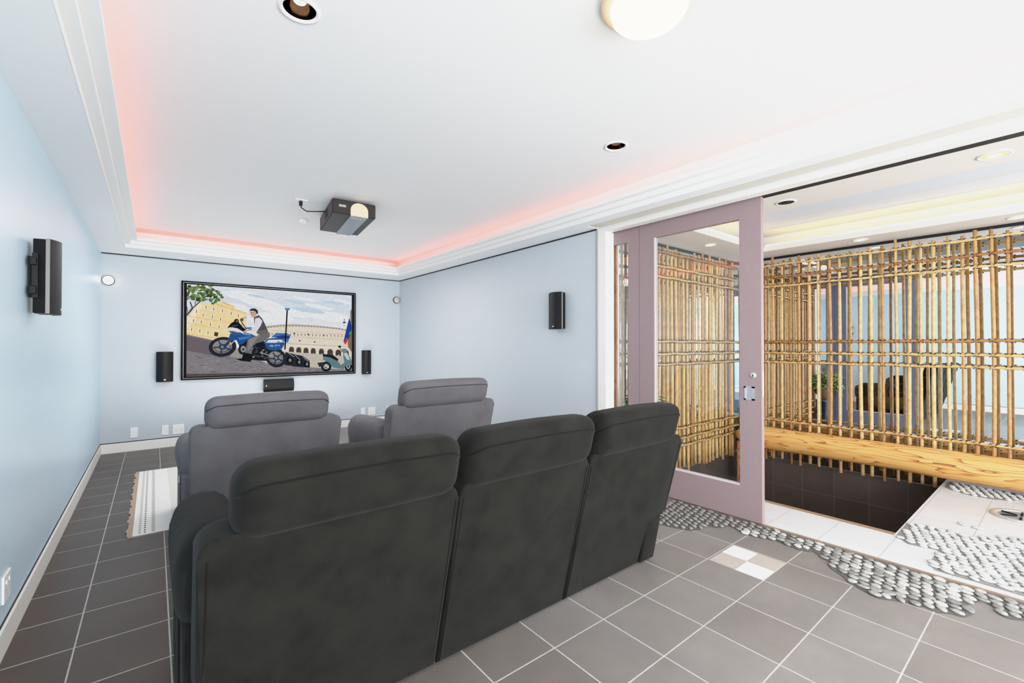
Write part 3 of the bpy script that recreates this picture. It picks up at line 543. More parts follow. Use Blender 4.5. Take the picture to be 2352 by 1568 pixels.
 ((170,166,160),(11768,13436,11756,13375,11708,13353,11644,13373,11595,13418,11605,13467,11645,13519,11704,13511,11771,13495)),
 ((120,122,126),(12344,13007,12305,12932,12254,12888,12179,12942,12118,12984,12140,13043,12180,13071,12258,13088,12354,13057)),
 ((120,122,126),(12368,13572,12350,13539,12294,13514,12244,13504,12193,13546,12198,13593,12234,13629,12296,13619,12333,13620)),
 ((20,22,26),(13190,13938,13168,13883,13120,13860,13043,13853,12946,13895,13005,13962,13043,14039,13117,14056,13191,13999)),
 ((70,76,86),(12504,12298,12504,12243,12440,12231,12354,12206,12313,12265,12308,12328,12367,12387,12435,12396,12495,12345)),
 ((120,122,126),(11523,12107,11536,12079,11486,12062,11447,12068,11416,12091,11423,12129,11440,12148,11487,12168,11514,12134)),
 ((20,22,26),(13205,12415,13225,12332,13127,12292,13019,12304,12991,12369,12940,12447,13039,12489,13125,12502,13204,12480)),
 ((20,22,26),(12752,14019,12762,13956,12673,13932,12565,13929,12526,13987,12551,14052,12566,14132,12666,14104,12725,14071)),
 ((20,22,26),(12404,13752,12364,13688,12313,13651,12254,13681,12212,13722,12170,13782,12228,13834,12308,13848,12380,13809)),
 ((120,122,126),(13126,13028,13133,12965,13005,12899,12903,12925,12828,12994,12856,13075,12906,13170,13008,13125,13071,13133)),
 ((170,166,160),(13657,12951,13642,12905,13586,12872,13512,12874,13469,12922,13491,12982,13508,13008,13592,13062,13682,13025)),
 ((44,48,58),(12322,13038,12264,12965,12207,12957,12120,12919,12023,13013,12029,13068,12114,13146,12204,13173,12295,13103)),
 ((120,122,126),(13849,12351,13834,12265,13723,12208,13644,12260,13557,12311,13588,12393,13620,12460,13723,12463,13836,12411)),
 ((120,122,126),(13205,12389,13130,12324,13042,12270,12935,12273,12828,12364,12899,12430,12942,12492,13034,12492,13115,12473)),
 ((44,48,58),(12872,12891,12820,12840,12762,12820,12707,12797,12622,12871,12619,12923,12702,12976,12771,12968,12848,12957)),
 ((20,22,26),(13333,13469,13324,13406,13262,13406,13186,13410,13173,13450,13139,13504,13189,13541,13265,13559,13345,13524)),
 ((120,122,126),(13437,12755,13443,12722,13383,12680,13334,12709,13278,12734,13304,12776,13324,12809,13389,12809,13416,12798)),
 ((70,76,86),(11745,13735,11749,13684,11675,13672,11606,13678,11585,13709,11578,13767,11615,13805,11682,13819,11754,13796)),
 ((34,40,52),(16363,11448,16227,11161,16026,10920,15771,10737,15476,10621,15156,10577,14826,10607,14504,10708,14206,10876,13946,11101,13736,11373,13586,11676,13504,11998,13493,12321,13554,12632,13683,12913,13876,13153,14122,13338,14410,13460,14727,13512,15056,13491,15381,13396,15686,13234,15954,13010,16172,12736,16329,12427,16415,12098,16427,11765)),
 ((146,138,134),(15900,11665,15788,11441,15616,11262,15395,11140,15143,11082,14876,11093,14612,11171,14370,11311,14165,11502,14011,11732,13918,11985,13892,12244,13935,12493,14044,12714,14212,12893,14427,13017,14676,13079,14943,13073,15208,12999,15454,12862,15663,12671,15822,12439,15918,12182,15945,11918)),
 ((96,92,94),(15818,11624,15722,11434,15571,11283,15379,11181,15157,11134,14921,11147,14687,11217,14472,11340,14289,11506,14151,11705,14067,11924,14042,12147,14077,12359,14171,12547,14318,12699,14507,12803,14726,12852,14961,12843,15196,12776,15414,12655,15600,12489,15742,12288,15829,12067,15855,11840)),
 ((140,134,130),(15654,11808,15570,11645,15439,11515,15270,11428,15074,11390,14866,11402,14659,11465,14468,11572,14305,11718,14182,11891,14105,12081,14081,12274,14111,12458,14193,12620,14322,12749,14488,12838,14682,12878,14889,12868,15097,12808,15290,12702,15456,12557,15582,12382,15661,12190,15685,11994)),
 ((30,40,60),(14908,11968,15807,11494,15873,11652,14973,12126)),
 ((30,40,60),(14864,12067,14681,11139,14834,11098,15018,12027)),
 ((30,40,60),(14932,12134,13935,12030,13953,11857,14950,11960)),
 ((30,40,60),(15009,12089,14572,12951,14436,12867,14873,12005)),
 ((30,40,60),(14990,11978,15730,12621,15631,12760,14892,12116)),
 ((40,62,100),(15390,12039,15369,11906,15305,11786,15206,11693,15081,11634,14943,11615,14805,11639,14680,11703,14581,11800,14517,11921,14495,12055,14516,12187,14579,12306,14677,12400,14801,12459,14939,12479,15077,12456,15203,12393,15303,12295,15368,12174)),
 ((120,130,140),(15150,12043,15140,11981,15111,11926,15064,11882,15006,11854,14942,11846,14877,11857,14819,11886,14773,11932,14743,11988,14732,12051,14742,12112,14772,12168,14817,12212,14875,12240,14940,12248,15005,12238,15063,12208,15110,12163,15140,12106)),
 ((34,40,52),(9605,14048,9596,13715,9499,13387,9320,13080,9067,12812,8755,12595,8400,12440,8020,12355,7636,12343,7266,12403,6928,12533,6638,12724,6411,12968,6256,13253,6182,13564,6190,13886,6281,14205,6450,14504,6691,14770,6991,14989,7337,15150,7711,15245,8096,15268,8473,15217,8821,15094,9122,14905,9362,14659,9526,14368)),
 ((146,138,134),(9049,14006,9035,13743,8939,13487,8767,13255,8532,13064,8251,12926,7943,12851,7630,12844,7333,12904,7071,13026,6863,13202,6720,13421,6654,13667,6667,13924,6759,14175,6925,14404,7153,14595,7428,14736,7733,14816,8047,14829,8348,14775,8616,14655,8832,14479,8980,14257)),
 ((96,92,94),(8938,13904,8924,13680,8838,13461,8686,13262,8477,13098,8228,12979,7956,12914,7678,12906,7415,12956,7183,13059,6999,13209,6874,13395,6815,13605,6828,13824,6911,14040,7058,14236,7261,14400,7506,14521,7776,14590,8054,14603,8321,14557,8557,14456,8747,14306,8877,14118)),
 ((140,134,130),(8759,14019,8746,13825,8670,13636,8534,13465,8350,13322,8129,13219,7887,13161,7641,13153,7408,13194,7203,13282,7040,13410,6929,13570,6878,13751,6890,13941,6964,14127,7095,14297,7276,14439,7493,14545,7733,14605,7979,14617,8215,14579,8424,14492,8592,14364,8706,14202)),
 ((30,40,60),(7842,13725,8883,13258,8932,13412,7890,13878)),
 ((30,40,60),(7799,13823,7588,12882,7721,12838,7932,13780)),
 ((30,40,60),(7859,13883,6709,13763,6722,13601,7872,13720)),
 ((30,40,60),(7922,13848,7417,14713,7305,14620,7809,13756)),
 ((30,40,60),(7904,13733,8761,14396,8684,14534,7828,13870)),
 ((40,62,100),(8386,13801,8361,13666,8287,13544,8172,13447,8028,13386,7868,13365,7708,13387,7564,13450,7450,13547,7376,13668,7351,13803,7375,13937,7447,14058,7560,14154,7704,14217,7863,14238,8024,14217,8169,14156,8285,14059,8359,13937)),
 ((120,130,140),(8108,13801,8096,13738,8062,13682,8009,13637,7941,13608,7867,13598,7792,13608,7725,13637,7671,13683,7637,13739,7625,13802,7636,13865,7670,13922,7723,13967,7790,13996,7865,14006,7939,13996,8007,13967,8061,13922,8095,13865)),
 ((60,60,66),(11791,12416,14689,11766,14724,11988,11825,12632)),
 ((150,148,144),(12687,12874,14687,12159,14723,12291,12722,13005)),
 ((30,34,42),(10921,13377,10895,13143,10818,12933,10698,12767,10547,12661,10379,12626,10212,12665,10061,12774,9941,12941,9863,13151,9836,13382,9861,13614,9936,13823,10055,13989,10205,14096,10372,14133,10540,14096,10692,13989,10814,13822,10893,13611)),
 ((150,152,158),(10811,13461,10795,13311,10749,13175,10678,13068,10587,13000,10486,12977,10385,13002,10294,13071,10222,13179,10175,13314,10158,13464,10174,13614,10219,13749,10290,13856,10381,13925,10481,13949,10582,13925,10674,13856,10747,13748,10794,13612)),
 ((60,62,70),(10643,13420,10636,13342,10614,13272,10579,13217,10534,13182,10485,13170,10436,13182,10391,13218,10356,13274,10333,13344,10325,13422,10332,13499,10354,13569,10389,13625,10433,13660,10483,13672,10532,13660,10577,13624,10612,13568,10635,13498)),
 ((40,58,96),(9079,15183,7898,13943,8110,13660,9295,14900)),
 ((190,190,196),(9434,14845,8801,14180,8877,14081,9510,14746)),
 ((225,190,110),(8937,14296,8932,14219,8918,14150,8897,14095,8870,14060,8839,14048,8809,14060,8781,14095,8759,14150,8745,14219,8740,14295,8744,14372,8758,14441,8779,14495,8806,14531,8837,14543,8867,14531,8895,14496,8917,14441,8931,14372)),
 ((36,78,140),(8831,15781,10471,16060,11867,15663,12092,15411,11206,14978,10479,14301,9904,14049,9614,14797,8486,14706)),
 ((70,120,178),(9755,15172,11794,15492,11132,15104,10044,14800)),
 ((110,150,196),(10617,15937,11571,15658,11350,15528,10473,15641)),
 ((222,228,238),(7577,16290,8756,16563,9748,16588,10470,16186,10545,15726,10038,15969,8969,16197,7923,16158)),
 ((60,84,128),(8618,16189,9751,15963,10401,15598,9326,15624,8759,15945)),
 ((196,110,100),(9030,16108,9598,15954,9618,16051,9050,16205)),
 ((22,24,28),(8441,16638,8963,17354,9387,17616,9887,17467,10468,16731,10833,16404,10471,16060,9748,16546,9037,16694)),
 ((26,28,32),(9915,17634,9900,17526,9856,17427,9786,17347,9699,17295,9602,17274,9505,17289,9417,17335,9348,17410,9303,17506,9287,17613,9302,17721,9346,17820,9415,17900,9502,17952,9598,17973,9696,17960,9784,17913,9854,17838,9899,17742)),
 ((110,96,90),(9829,17632,9822,17575,9799,17523,9765,17481,9721,17454,9673,17443,9624,17450,9580,17475,9545,17514,9523,17565,9515,17621,9522,17678,9544,17729,9579,17771,9622,17799,9671,17809,9719,17802,9763,17778,9798,17738,9821,17688)),
 ((120,124,130),(9041,16832,9751,17017,9741,17074,9031,16888)),
 ((150,154,160),(10180,17889,10367,16723,10424,16736,10237,17902)),
 ((24,26,30),(10053,17770,10857,16368,10955,16443,10149,17846)),
 ((60,128,196),(10831,16740,11565,16818,11567,16378,10905,16490)),
 ((66,112,172),(14224,15266,14923,15972,16516,15956,17005,15609,16604,14408,15959,14758,15479,15193)),
 ((36,56,104),(14691,15359,15955,15638,16924,15431,16844,15119,15798,15065)),
 ((38,84,146),(13228,14481,13838,15089,15479,15237,16039,14759,16122,14142,15725,13439,14700,13226,13846,13361)),
 ((222,230,238),(13457,14439,13916,14873,15719,14914,16000,14538,14695,14418)),
 ((60,90,140),(15086,14647,15442,14649,15443,14509,15087,14507)),
 ((240,244,248),(14077,13844,14076,14018,14042,14018,14042,13844)),
 ((240,244,248),(14059,13998,14191,13998,14191,14037,14059,14037)),
 ((240,244,248),(14173,14018,14174,13931,14208,13931,14208,14018)),
 ((240,244,248),(14191,13950,14059,13950,14060,13912,14191,13911)),
 ((240,244,248),(14260,14015,14393,14016,14392,14055,14260,14055)),
 ((240,244,248),(14375,14035,14376,13861,14411,13861,14410,14035)),
 ((240,244,248),(14393,13881,14261,13881,14261,13842,14393,13842)),
 ((240,244,248),(14279,13862,14278,14035,14243,14035,14244,13862)),
 ((240,244,248),(14445,14053,14446,13879,14481,13879,14480,14053)),
 ((240,244,248),(14463,13859,14596,13859,14596,13898,14463,13898)),
 ((240,244,248),(14714,14070,14715,13896,14750,13896,14749,14070)),
 ((240,244,248),(14869,14068,15002,14068,15002,14108,14869,14107)),
 ((240,244,248),(14989,14101,14856,13926,14883,13901,15016,14075)),
 ((240,244,248),(14870,13894,15003,13894,15003,13933,14869,13933)),
 ((240,244,248),(15122,14105,15123,13931,15159,13931,15158,14106)),
 ((240,244,248),(15295,13940,15362,14116,15329,14131,15262,13956)),
 ((240,244,248),(15329,14116,15397,13940,15430,13956,15362,14131)),
 ((240,244,248),(15306,13999,15386,13999,15386,14038,15305,14038)),
 ((18,20,24),(16395,19720,16085,13356,16294,13341,16605,19717)),
 ((60,110,190),(16160,19949,16888,19934,16808,19574,16194,19597)),
 ((130,170,220),(16256,19742,16741,19731,16745,19802,16260,19812)),
 ((108,104,104),(14066,15957,14068,15351,13456,14740,12321,14392,11728,13881,11585,12696,10704,12958,10917,14050,11059,14892,11943,15409,12541,15673,13756,16124)),
 ((132,128,126),(11206,14978,12616,15589,12693,15419,11428,14726,11287,13375,11031,13208)),
 ((24,24,28),(10559,12959,11586,12612,11662,12018,11443,11515,10203,11710,9557,11972,10490,12123)),
 ((235,228,222),(11274,16076,12087,16432,12392,15415,11794,15577)),
 ((78,74,82),(11855,18295,12527,18664,12982,18168,13444,17152,13833,16126,12918,15679,12315,15755,12200,16264,11935,17108)),
 ((104,98,92),(12388,16268,13755,16470,13795,16125,12918,15722,12352,15841)),
 ((228,222,234),(12042,18132,12604,18282,13022,17740,12761,16961,12238,16095,11679,16211,11566,16590,11935,17108)),
 ((238,236,240),(10750,18378,11557,18538,11818,18166,10897,18131)),
 ((196,150,130),(10195,17890,10920,18169,10873,18345,10149,18065)),
 ((90,80,76),(10527,17865,10516,17792,10481,17725,10427,17672,10358,17636,10282,17622,10206,17631,10138,17662,10083,17712,10048,17776,10036,17847,10048,17920,10082,17987,10136,18040,10204,18076,10280,18091,10356,18082,10425,18051,10479,18001,10515,17937)),
 ((200,150,126),(10636,16041,11662,16315,11621,16529,10595,16253)),
 ((206,156,132),(11369,19206,12224,19162,12301,18739,11929,18341,11632,18244,11483,18577,11371,18868)),
 ((52,42,40),(11273,19371,11552,19596,11997,19662,12373,19383,12435,18831,12225,18864,12112,19157,11702,19290,11318,19221)),
 ((70,50,46),(11445,18948,11778,18980,11776,19031,11443,18998)),
]
import bpy, bmesh, math, random
from mathutils import Vector, Matrix, Euler
from mathutils.bvhtree import BVHTree
random.seed(11)
SC = bpy.context.scene
COL = SC.collection
PI = math.pi

# ------------------------------------------------------------------ materials
def lin(c):
    o = []
    for v in c:
        v = v / 255.0
        o.append(v / 12.92 if v <= 0.04045 else ((v + 0.055) / 1.055) ** 2.4)
    return (o[0], o[1], o[2], 1.0)

class NT:
    def __init__(s, name):
        s.m = bpy.data.materials.new(name); s.m.use_nodes = True
        s.t = s.m.node_tree; s.t.nodes.clear()
        s.out = s.n('ShaderNodeOutputMaterial')
    def n(s, ty, **kw):
        nd = s.t.nodes.new(ty)
        for k, v in kw.items():
            if k.startswith('i_'):
                key = k[2:]; key = int(key) if key.isdigit() else key
                nd.inputs[key].default_value = v
            else: setattr(nd, k, v)
        return nd
    def l(s, a, b): s.t.links.new(a, b)
    def math(s, op, a, b=None, c=None):
        nd = s.n('ShaderNodeMath', operation=op)
        for i, v in enumerate((a, b, c)):
            if v is None: continue
            if isinstance(v, (int, float)): nd.inputs[i].default_value = v
            else: s.l(v, nd.inputs[i])
        return nd.outputs[0]
    def mix(s, fac, a, b):
        nd = s.n('ShaderNodeMix', data_type='RGBA')
        for sock, v in ((nd.inputs[0], fac), (nd.inputs[6], a), (nd.inputs[7], b)):
            if isinstance(v, (int, float)): sock.default_value = v
            elif isinstance(v, tuple): sock.default_value = v
            else: s.l(v, sock)
        return nd.outputs[2]
    def noise(s, scale, detail=3.0, vec=None, rough=0.5):
        nd = s.n('ShaderNodeTexNoise'); nd.inputs['Scale'].default_value = scale
        nd.inputs['Detail'].default_value = detail; nd.inputs['Roughness'].default_value = rough
        if vec is not None: s.l(vec, nd.inputs['Vector'])
        return nd.outputs['Fac']
    def obco(s): return s.n('ShaderNodeTexCoord').outputs['Object']
    def ramp(s, f, stops):
        nd = s.n('ShaderNodeValToRGB'); s.l(f, nd.inputs[0])
        el = nd.color_ramp.elements
        while len(el) < len(stops): el.new(0.5)
        for e, (p, c) in zip(el, stops): e.position = p; e.color = c
        return nd.outputs[0]
    def bsdf(s, col, rough=0.5, metal=0.0, bump=None, bumpd=0.002, spec=0.5, sheen=0.0, coat=0.0, emit=None, es=0.0):
        b = s.n('ShaderNodeBsdfPrincipled')
        for k, v in (('Base Color', col), ('Roughness', rough), ('Metallic', metal), ('Specular IOR Level', spec), ('Sheen Weight', sheen), ('Coat Weight', coat)):
            if isinstance(v, (int, float, tuple)): b.inputs[k].default_value = v
            else: s.l(v, b.inputs[k])
        if bump is not None:
            bn = s.n('ShaderNodeBump'); bn.inputs['Distance'].default_value = bumpd; s.l(bump, bn.inputs['Height']); s.l(bn.outputs[0], b.inputs['Normal'])
        if emit is not None:
            if isinstance(emit, tuple): b.inputs['Emission Color'].default_value = emit
            else: s.l(emit, b.inputs['Emission Color'])
            b.inputs['Emission Strength'].default_value = es
        s.l(b.outputs[0], s.out.inputs[0]); return b

def simple(name, rgb, rough=0.5, metal=0.0, var=0.06, scale=12.0, bumpd=0.0, bscale=60.0, spec=0.5, sheen=0.0, coat=0.0):
    t = NT(name); c = lin(rgb); v = t.obco()
    n = t.noise(scale, 3, v)
    dk = tuple(x * (1 - var) for x in c[:3]) + (1,); lt = tuple(min(1, x * (1 + var)) for x in c[:3]) + (1,)
    col = t.mix(n, dk, lt)
    bp = t.noise(bscale, 2, v) if bumpd else None
    t.bsdf(col, rough, metal, bp, bumpd, spec, sheen, coat)
    return t.m

def emitter(name, rgb, strength):
    t = NT(name); v = t.obco(); n = t.noise(3.0, 1, v)
    c = lin(rgb)
    col = t.mix(n, c, tuple(min(1, x * 1.02) for x in c[:3]) + (1,))
    e = t.n('ShaderNodeEmission'); t.l(col, e.inputs[0]); e.inputs[1].default_value = strength
    t.l(e.outputs[0], t.out.inputs[0]); return t.m

TS = 0.3475; TX0 = -0.280; TY0 = 1.160
def tile_mat(name, base, grout, gw, amt, rough, axes='xy', offs=(TX0, TY0), size=TS, gloss=0.0, mott=0.25, dark=None, spec=0.5):
    t = NT(name); v = t.obco(); sp = t.n('ShaderNodeSeparateXYZ'); t.l(v, sp.inputs[0])
    A = sp.outputs['XYZ'.index(axes[0].upper())]; B = sp.outputs['XYZ'.index(axes[1].upper())]
    m = []; ids = []
    for s_, o in ((A, offs[0]), (B, offs[1])):
        q = t.math('DIVIDE', t.math('SUBTRACT', s_, o), size)
        fr = t.math('FRACT', q); ids.append(t.math('FLOOR', q))
        d = t.math('MINIMUM', fr, t.math('SUBTRACT', 1.0, fr)); m.append(d)
    dd = t.math('MINIMUM', m[0], m[1])
    wob = t.math('MULTIPLY', t.math('SUBTRACT', t.noise(40, 2, v), 0.5), gw * 0.7)
    mask = t.math('LESS_THAN', t.math('ADD', dd, wob), gw)
    cb = t.n('ShaderNodeCombineXYZ'); t.l(ids[0], cb.inputs[0]); t.l(ids[1], cb.inputs[1])
    wn = t.n('ShaderNodeTexWhiteNoise', noise_dimensions='3D'); t.l(cb.outputs[0], wn.inputs['Vector'])
    b = lin(base); n1 = t.noise(3.0, 5, v, 0.6)
    lo = tuple(x * (1 - mott) for x in b[:3]) + (1,); hi = tuple(x * (1 + mott) for x in b[:3]) + (1,)
    col = t.mix(n1, lo, hi)
    tint = t.mix(wn.outputs['Value'], tuple(x * (1 - amt) for x in (1.0, 0.97, 0.94)) + (1,), (1, 1, 1, 1))
    mu = t.n('ShaderNodeMix', data_type='RGBA', blend_type='MULTIPLY'); mu.inputs[0].default_value = 1
    t.l(col, mu.inputs[6]); t.l(tint, mu.inputs[7]); col = mu.outputs[2]
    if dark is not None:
        # weaker light towards the left wall, painted in as a browner, darker tint
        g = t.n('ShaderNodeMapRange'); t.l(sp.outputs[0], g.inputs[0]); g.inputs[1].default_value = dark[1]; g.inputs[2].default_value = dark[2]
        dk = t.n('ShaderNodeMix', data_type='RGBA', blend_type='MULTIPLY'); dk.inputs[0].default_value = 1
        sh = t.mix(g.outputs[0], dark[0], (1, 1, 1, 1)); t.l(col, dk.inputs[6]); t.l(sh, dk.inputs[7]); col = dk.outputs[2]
    col = t.mix(mask, col, lin(grout))
    r = t.math('ADD', rough, t.math('MULTIPLY', mask, 0.4))
    r2 = r
    h = t.math('SUBTRACT', t.math('MULTIPLY', t.noise(25, 4, v), 0.25), mask)
    t.bsdf(col, r2, 0.0, h, 0.0015, spec)
    return t.m

def fabric(name, rgb, amp=0.35, scale=7.0):
    t = NT(name); v = t.obco(); c = lin(rgb)
    n = t.noise(scale, 5, v, 0.6); f = t.ramp(n, [(0.3, tuple(x * (1 - amp) for x in c[:3]) + (1,)), (0.55, c), (0.75, tuple(x * (1 + amp * 0.6) for x in c[:3]) + (1,))])
    h = t.noise(420, 2, v)
    t.bsdf(f, 0.9, 0, h, 0.0006, 0.12, 0.03)
    return t.m

def wood(name, c1, c2, c3, axis_scale=(6, 1.2, 6), rough=0.45):
    t = NT(name); v = t.obco(); mp = t.n('ShaderNodeMapping'); mp.inputs['Scale'].default_value = axis_scale; t.l(v, mp.inputs[0])
    n1 = t.noise(1.0, 2, mp.outputs[0], 0.45)
    fr = t.math('FRACT', t.math('MULTIPLY', n1, 13.0))
    mp2 = t.n('ShaderNodeMapping'); mp2.inputs['Scale'].default_value = tuple(q * 9 if q > 2 else q * 2.5 for q in axis_scale); t.l(v, mp2.inputs[0])
    n2 = t.noise(1.0, 4, mp2.outputs[0], 0.6)
    fr2 = t.math('ADD', fr, t.math('MULTIPLY', t.math('SUBTRACT', n2, 0.5), 0.5))
    col = t.ramp(fr2, [(0.0, lin(c3)), (0.13, lin(c2)), (0.34, lin(c1)), (1.0, lin(tuple(min(255, q + 6) for q in c1)))])
    t.bsdf(col, rough, 0, fr2, 0.0008, 0.4)
    return t.m

def bamboo_mat():
    t = NT('bamboo_cane'); v = t.obco(); oi = t.n('ShaderNodeObjectInfo')
    n = t.noise(18, 3, v); base = t.ramp(oi.outputs['Random'], [(0.0, lin((226, 178, 112))), (0.45, lin((238, 198, 134))), (0.8, lin((208, 154, 92))), (1.0, lin((170, 114, 66)))])
    mu = t.n('ShaderNodeMix', data_type='RGBA', blend_type='MULTIPLY'); mu.inputs[0].default_value = 1
    t.l(base, mu.inputs[6]); t.l(t.ramp(n, [(0.3, (0.72, 0.66, 0.58, 1)), (0.6, (1, 1, 1, 1))]), mu.inputs[7])
    t.bsdf(mu.outputs[2], 0.4, 0, n, 0.001, 0.4); return t.m

def glass_mat(name, tint, refl=0.10):
    t = NT(name); tr = t.n('ShaderNodeBsdfTransparent'); tr.inputs[0].default_value = tint
    gl = t.n('ShaderNodeBsdfGlossy'); gl.inputs['Roughness'].default_value = 0.0; gl.inputs[0].default_value = (0.95, 0.98, 1, 1)
    lw = t.n('ShaderNodeLayerWeight'); lw.inputs[0].default_value = 0.35
    f = t.math('ADD', t.math('MULTIPLY', lw.outputs['Fresnel'], 0.35), refl * 0.4)
    n = t.noise(1.5, 1, t.obco()); f = t.math('MULTIPLY', f, t.math('ADD', 0.97, t.math('MULTIPLY', n, 0.06)))
    mx = t.n('ShaderNodeMixShader'); t.l(f, mx.inputs[0]); t.l(tr.outputs[0], mx.inputs[1]); t.l(gl.outputs[0], mx.inputs[2])
    t.l(mx.outputs[0], t.out.inputs[0]); return t.m

def mirror_mat():
    t = NT('silvered_mirror'); gl = t.n('ShaderNodeBsdfGlossy'); gl.inputs['Roughness'].default_value = 0.0
    n = t.noise(0.8, 1, t.obco()); t.l(t.mix(n, (0.78, 0.85, 0.90, 1), (0.80, 0.87, 0.92, 1)), gl.inputs[0])
    t.l(gl.outputs[0], t.out.inputs[0]); return t.m

def picture_mat():
    t = NT('projected_picture'); a = t.n('ShaderNodeVertexColor'); a.layer_name = 'Col'
    n = t.noise(90, 2, t.obco()); mu = t.n('ShaderNodeMix', data_type='RGBA', blend_type='MULTIPLY'); mu.inputs[0].default_value = 1
    t.l(a.outputs[0], mu.inputs[6]); t.l(t.ramp(n, [(0.3, (0.8, 0.8, 0.8, 1)), (0.65, (1.1, 1.1, 1.1, 1))]), mu.inputs[7])
    e = t.n('ShaderNodeEmission'); t.l(mu.outputs[2], e.inputs[0]); e.inputs[1].default_value = 1.2
    t.l(e.outputs[0], t.out.inputs[0]); return t.m

def leaf_mat():
    t = NT('variegated_leaf'); n = t.noise(30, 3, t.obco())
    col = t.ramp(n, [(0.35, lin((40, 96, 40))), (0.5, lin((104, 150, 62))), (0.62, lin((228, 232, 190)))])
    t.bsdf(col, 0.4); return t.m

M = {}
M['wall'] = simple('blue_grey_wall_paint', (194, 203, 210), 0.55, var=0.03, scale=2.0, bumpd=0.0006, bscale=180)
M['wall_l'] = simple('pale_blue_wall_paint', (200, 226, 242), 0.35, var=0.03, scale=2.0, bumpd=0.0005, bscale=180)
M['ceil'] = simple('ceiling_paint', (243, 243, 242), 0.7, var=0.015, scale=1.2)
M['ceil_b'] = simple('cool_white_tray_paint', (222, 232, 246), 0.7, var=0.01)
M['soffit'] = simple('soffit_paint', (246, 248, 249), 0.6, var=0.015, scale=1.5)
M['lip'] = simple('cornice_paint', (246, 246, 244), 0.5, var=0.01)
M['trim'] = simple('cream_white_trim', (246, 243, 236), 0.4, var=0.015)
M['tan'] = simple('putty_painted_strip', (214, 208, 192), 0.5, var=0.03)
M['black'] = simple('black_shadow_gap', (6, 6, 6), 0.7, var=0.2)
M['bathsoffit'] = simple('taupe_soffit_paint', (236, 226, 216), 0.5, var=0.03, scale=3)
M['mauve'] = simple('mauve_door_paint', (142, 121, 123), 0.45, var=0.05, scale=30, bumpd=0.0006, bscale=90)
M['bluegrey'] = simple('blue_grey_door_paint', (118, 132, 168), 0.45, var=0.05, scale=30)
M['bead'] = simple('pale_glazing_bead', (208, 196, 200), 0.35, var=0.03)
M['chrome'] = simple('satin_chrome', (214, 214, 216), 0.42, 0.8, var=0.05, scale=40)
M['silver'] = simple('silver_plastic', (150, 158, 164), 0.35, 0.4, var=0.05)
M['silver_e'] = simple('dull_silver_edge', (120, 116, 112), 0.5, 0.2, var=0.08)
M['white'] = simple('white_plastic', (248, 248, 248), 0.35, var=0.01)
M['frame'] = simple('black_screen_frame', (4, 4, 4), 0.6, var=0.2, spec=0.1)
M['greyslot'] = simple('grey_socket_slot', (150, 150, 150), 0.5)
M['blackpl'] = simple('black_gloss_plastic', (5, 5, 6), 0.35, var=0.2, spec=0.25)
M['blackmt'] = simple('black_matt_casing', (9, 9, 10), 0.5, spec=0.2, var=0.2)
M['projside'] = simple('brown_black_casing', (38, 31, 31), 0.45, spec=0.3, var=0.1)
M['grille'] = simple('black_speaker_mesh', (7, 6, 7), 0.4, spec=0.3, var=0.5, scale=300, bumpd=0.001, bscale=500)
M['sofa'] = fabric('charcoal_suede', (21, 20, 17), 0.45, 8.0)
M['chair'] = fabric('mid_grey_suede', (104, 102, 105), 0.16, 6.0)
M['pipe_d'] = fabric('charcoal_piping', (9, 9, 8), 0.2, 9.0)
M['pipe_l'] = fabric('grey_piping', (62, 60, 62), 0.2, 9.0)
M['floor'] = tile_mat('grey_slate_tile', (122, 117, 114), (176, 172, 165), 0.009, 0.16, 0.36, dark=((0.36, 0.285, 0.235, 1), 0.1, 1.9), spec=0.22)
M['bathfloor'] = tile_mat('polished_tile_painted_sheen', (226, 229, 234), (176, 172, 168), 0.006, 0.05, 0.2, mott=0.06)  # bright reflections on the glossy floor are put into this paler colour
M['pit'] = tile_mat('dark_pool_tile', (92, 80, 75), (120, 112, 104), 0.005, 0.2, 0.22, axes='yz', offs=(TY0, -0.467 + 0.0))
M['pitx'] = tile_mat('dark_pool_tile_end', (84, 74, 70), (120, 112, 104), 0.005, 0.2, 0.22, axes='xz', offs=(0.0, -0.467))
M['bronze'] = simple('bronze_edge_strip', (150, 122, 100), 0.4, 0.1, var=0.3, scale=30)
M['mirror'] = mirror_mat()
M['glass'] = glass_mat('clear_glass', (0.95, 0.97, 0.97, 1))
M['bamboo'] = bamboo_mat()
M['cord'] = simple('dark_lashing_cord', (16, 10, 7), 0.8, var=0.3)
M['log'] = wood('honey_pine_log', (232, 170, 96), (208, 136, 66), (128, 72, 30), (8, 0.9, 8))
M['post'] = wood('orange_timber_post', (196, 124, 76), (172, 98, 54), (130, 70, 36), (6, 6, 1.2))
M['pic'] = picture_mat()
M['leaf'] = leaf_mat()
M['pot'] = simple('blue_black_glaze', (38, 44, 66), 0.2, var=0.4, scale=14, coat=0.5)
M['soil'] = simple('brown_wicker', (112, 84, 60), 0.8, var=0.4, scale=60, bumpd=0.004)
M['led'] = emitter('pink_led_strip', (255, 104, 88), LE['led'])
M['ledw'] = emitter('warm_led_strip', (255, 206, 110), LE['ledw'])
M['globe'] = emitter('frosted_globe_glow', (255, 238, 206), LE['glb'])
M['lampglow'] = emitter('small_lamp_glow', (255, 252, 244), 3.0)
M['bulb'] = emitter('warm_bulb_glow', (255, 214, 150), 2.2)
M['bulbhot'] = emitter('hot_bulb_glow', (255, 240, 215), 4.0)
M['reflector'] = simple('smoked_reflector', (70, 52, 42), 0.12, 1.0, var=0.5, scale=40)
M['peach'] = simple('frosted_ring', (250, 206, 168), 0.4, var=0.02)
M['greydisc'] = simple('grey_frosted_disc', (206, 204, 200), 0.4)
M['stone_d'] = None
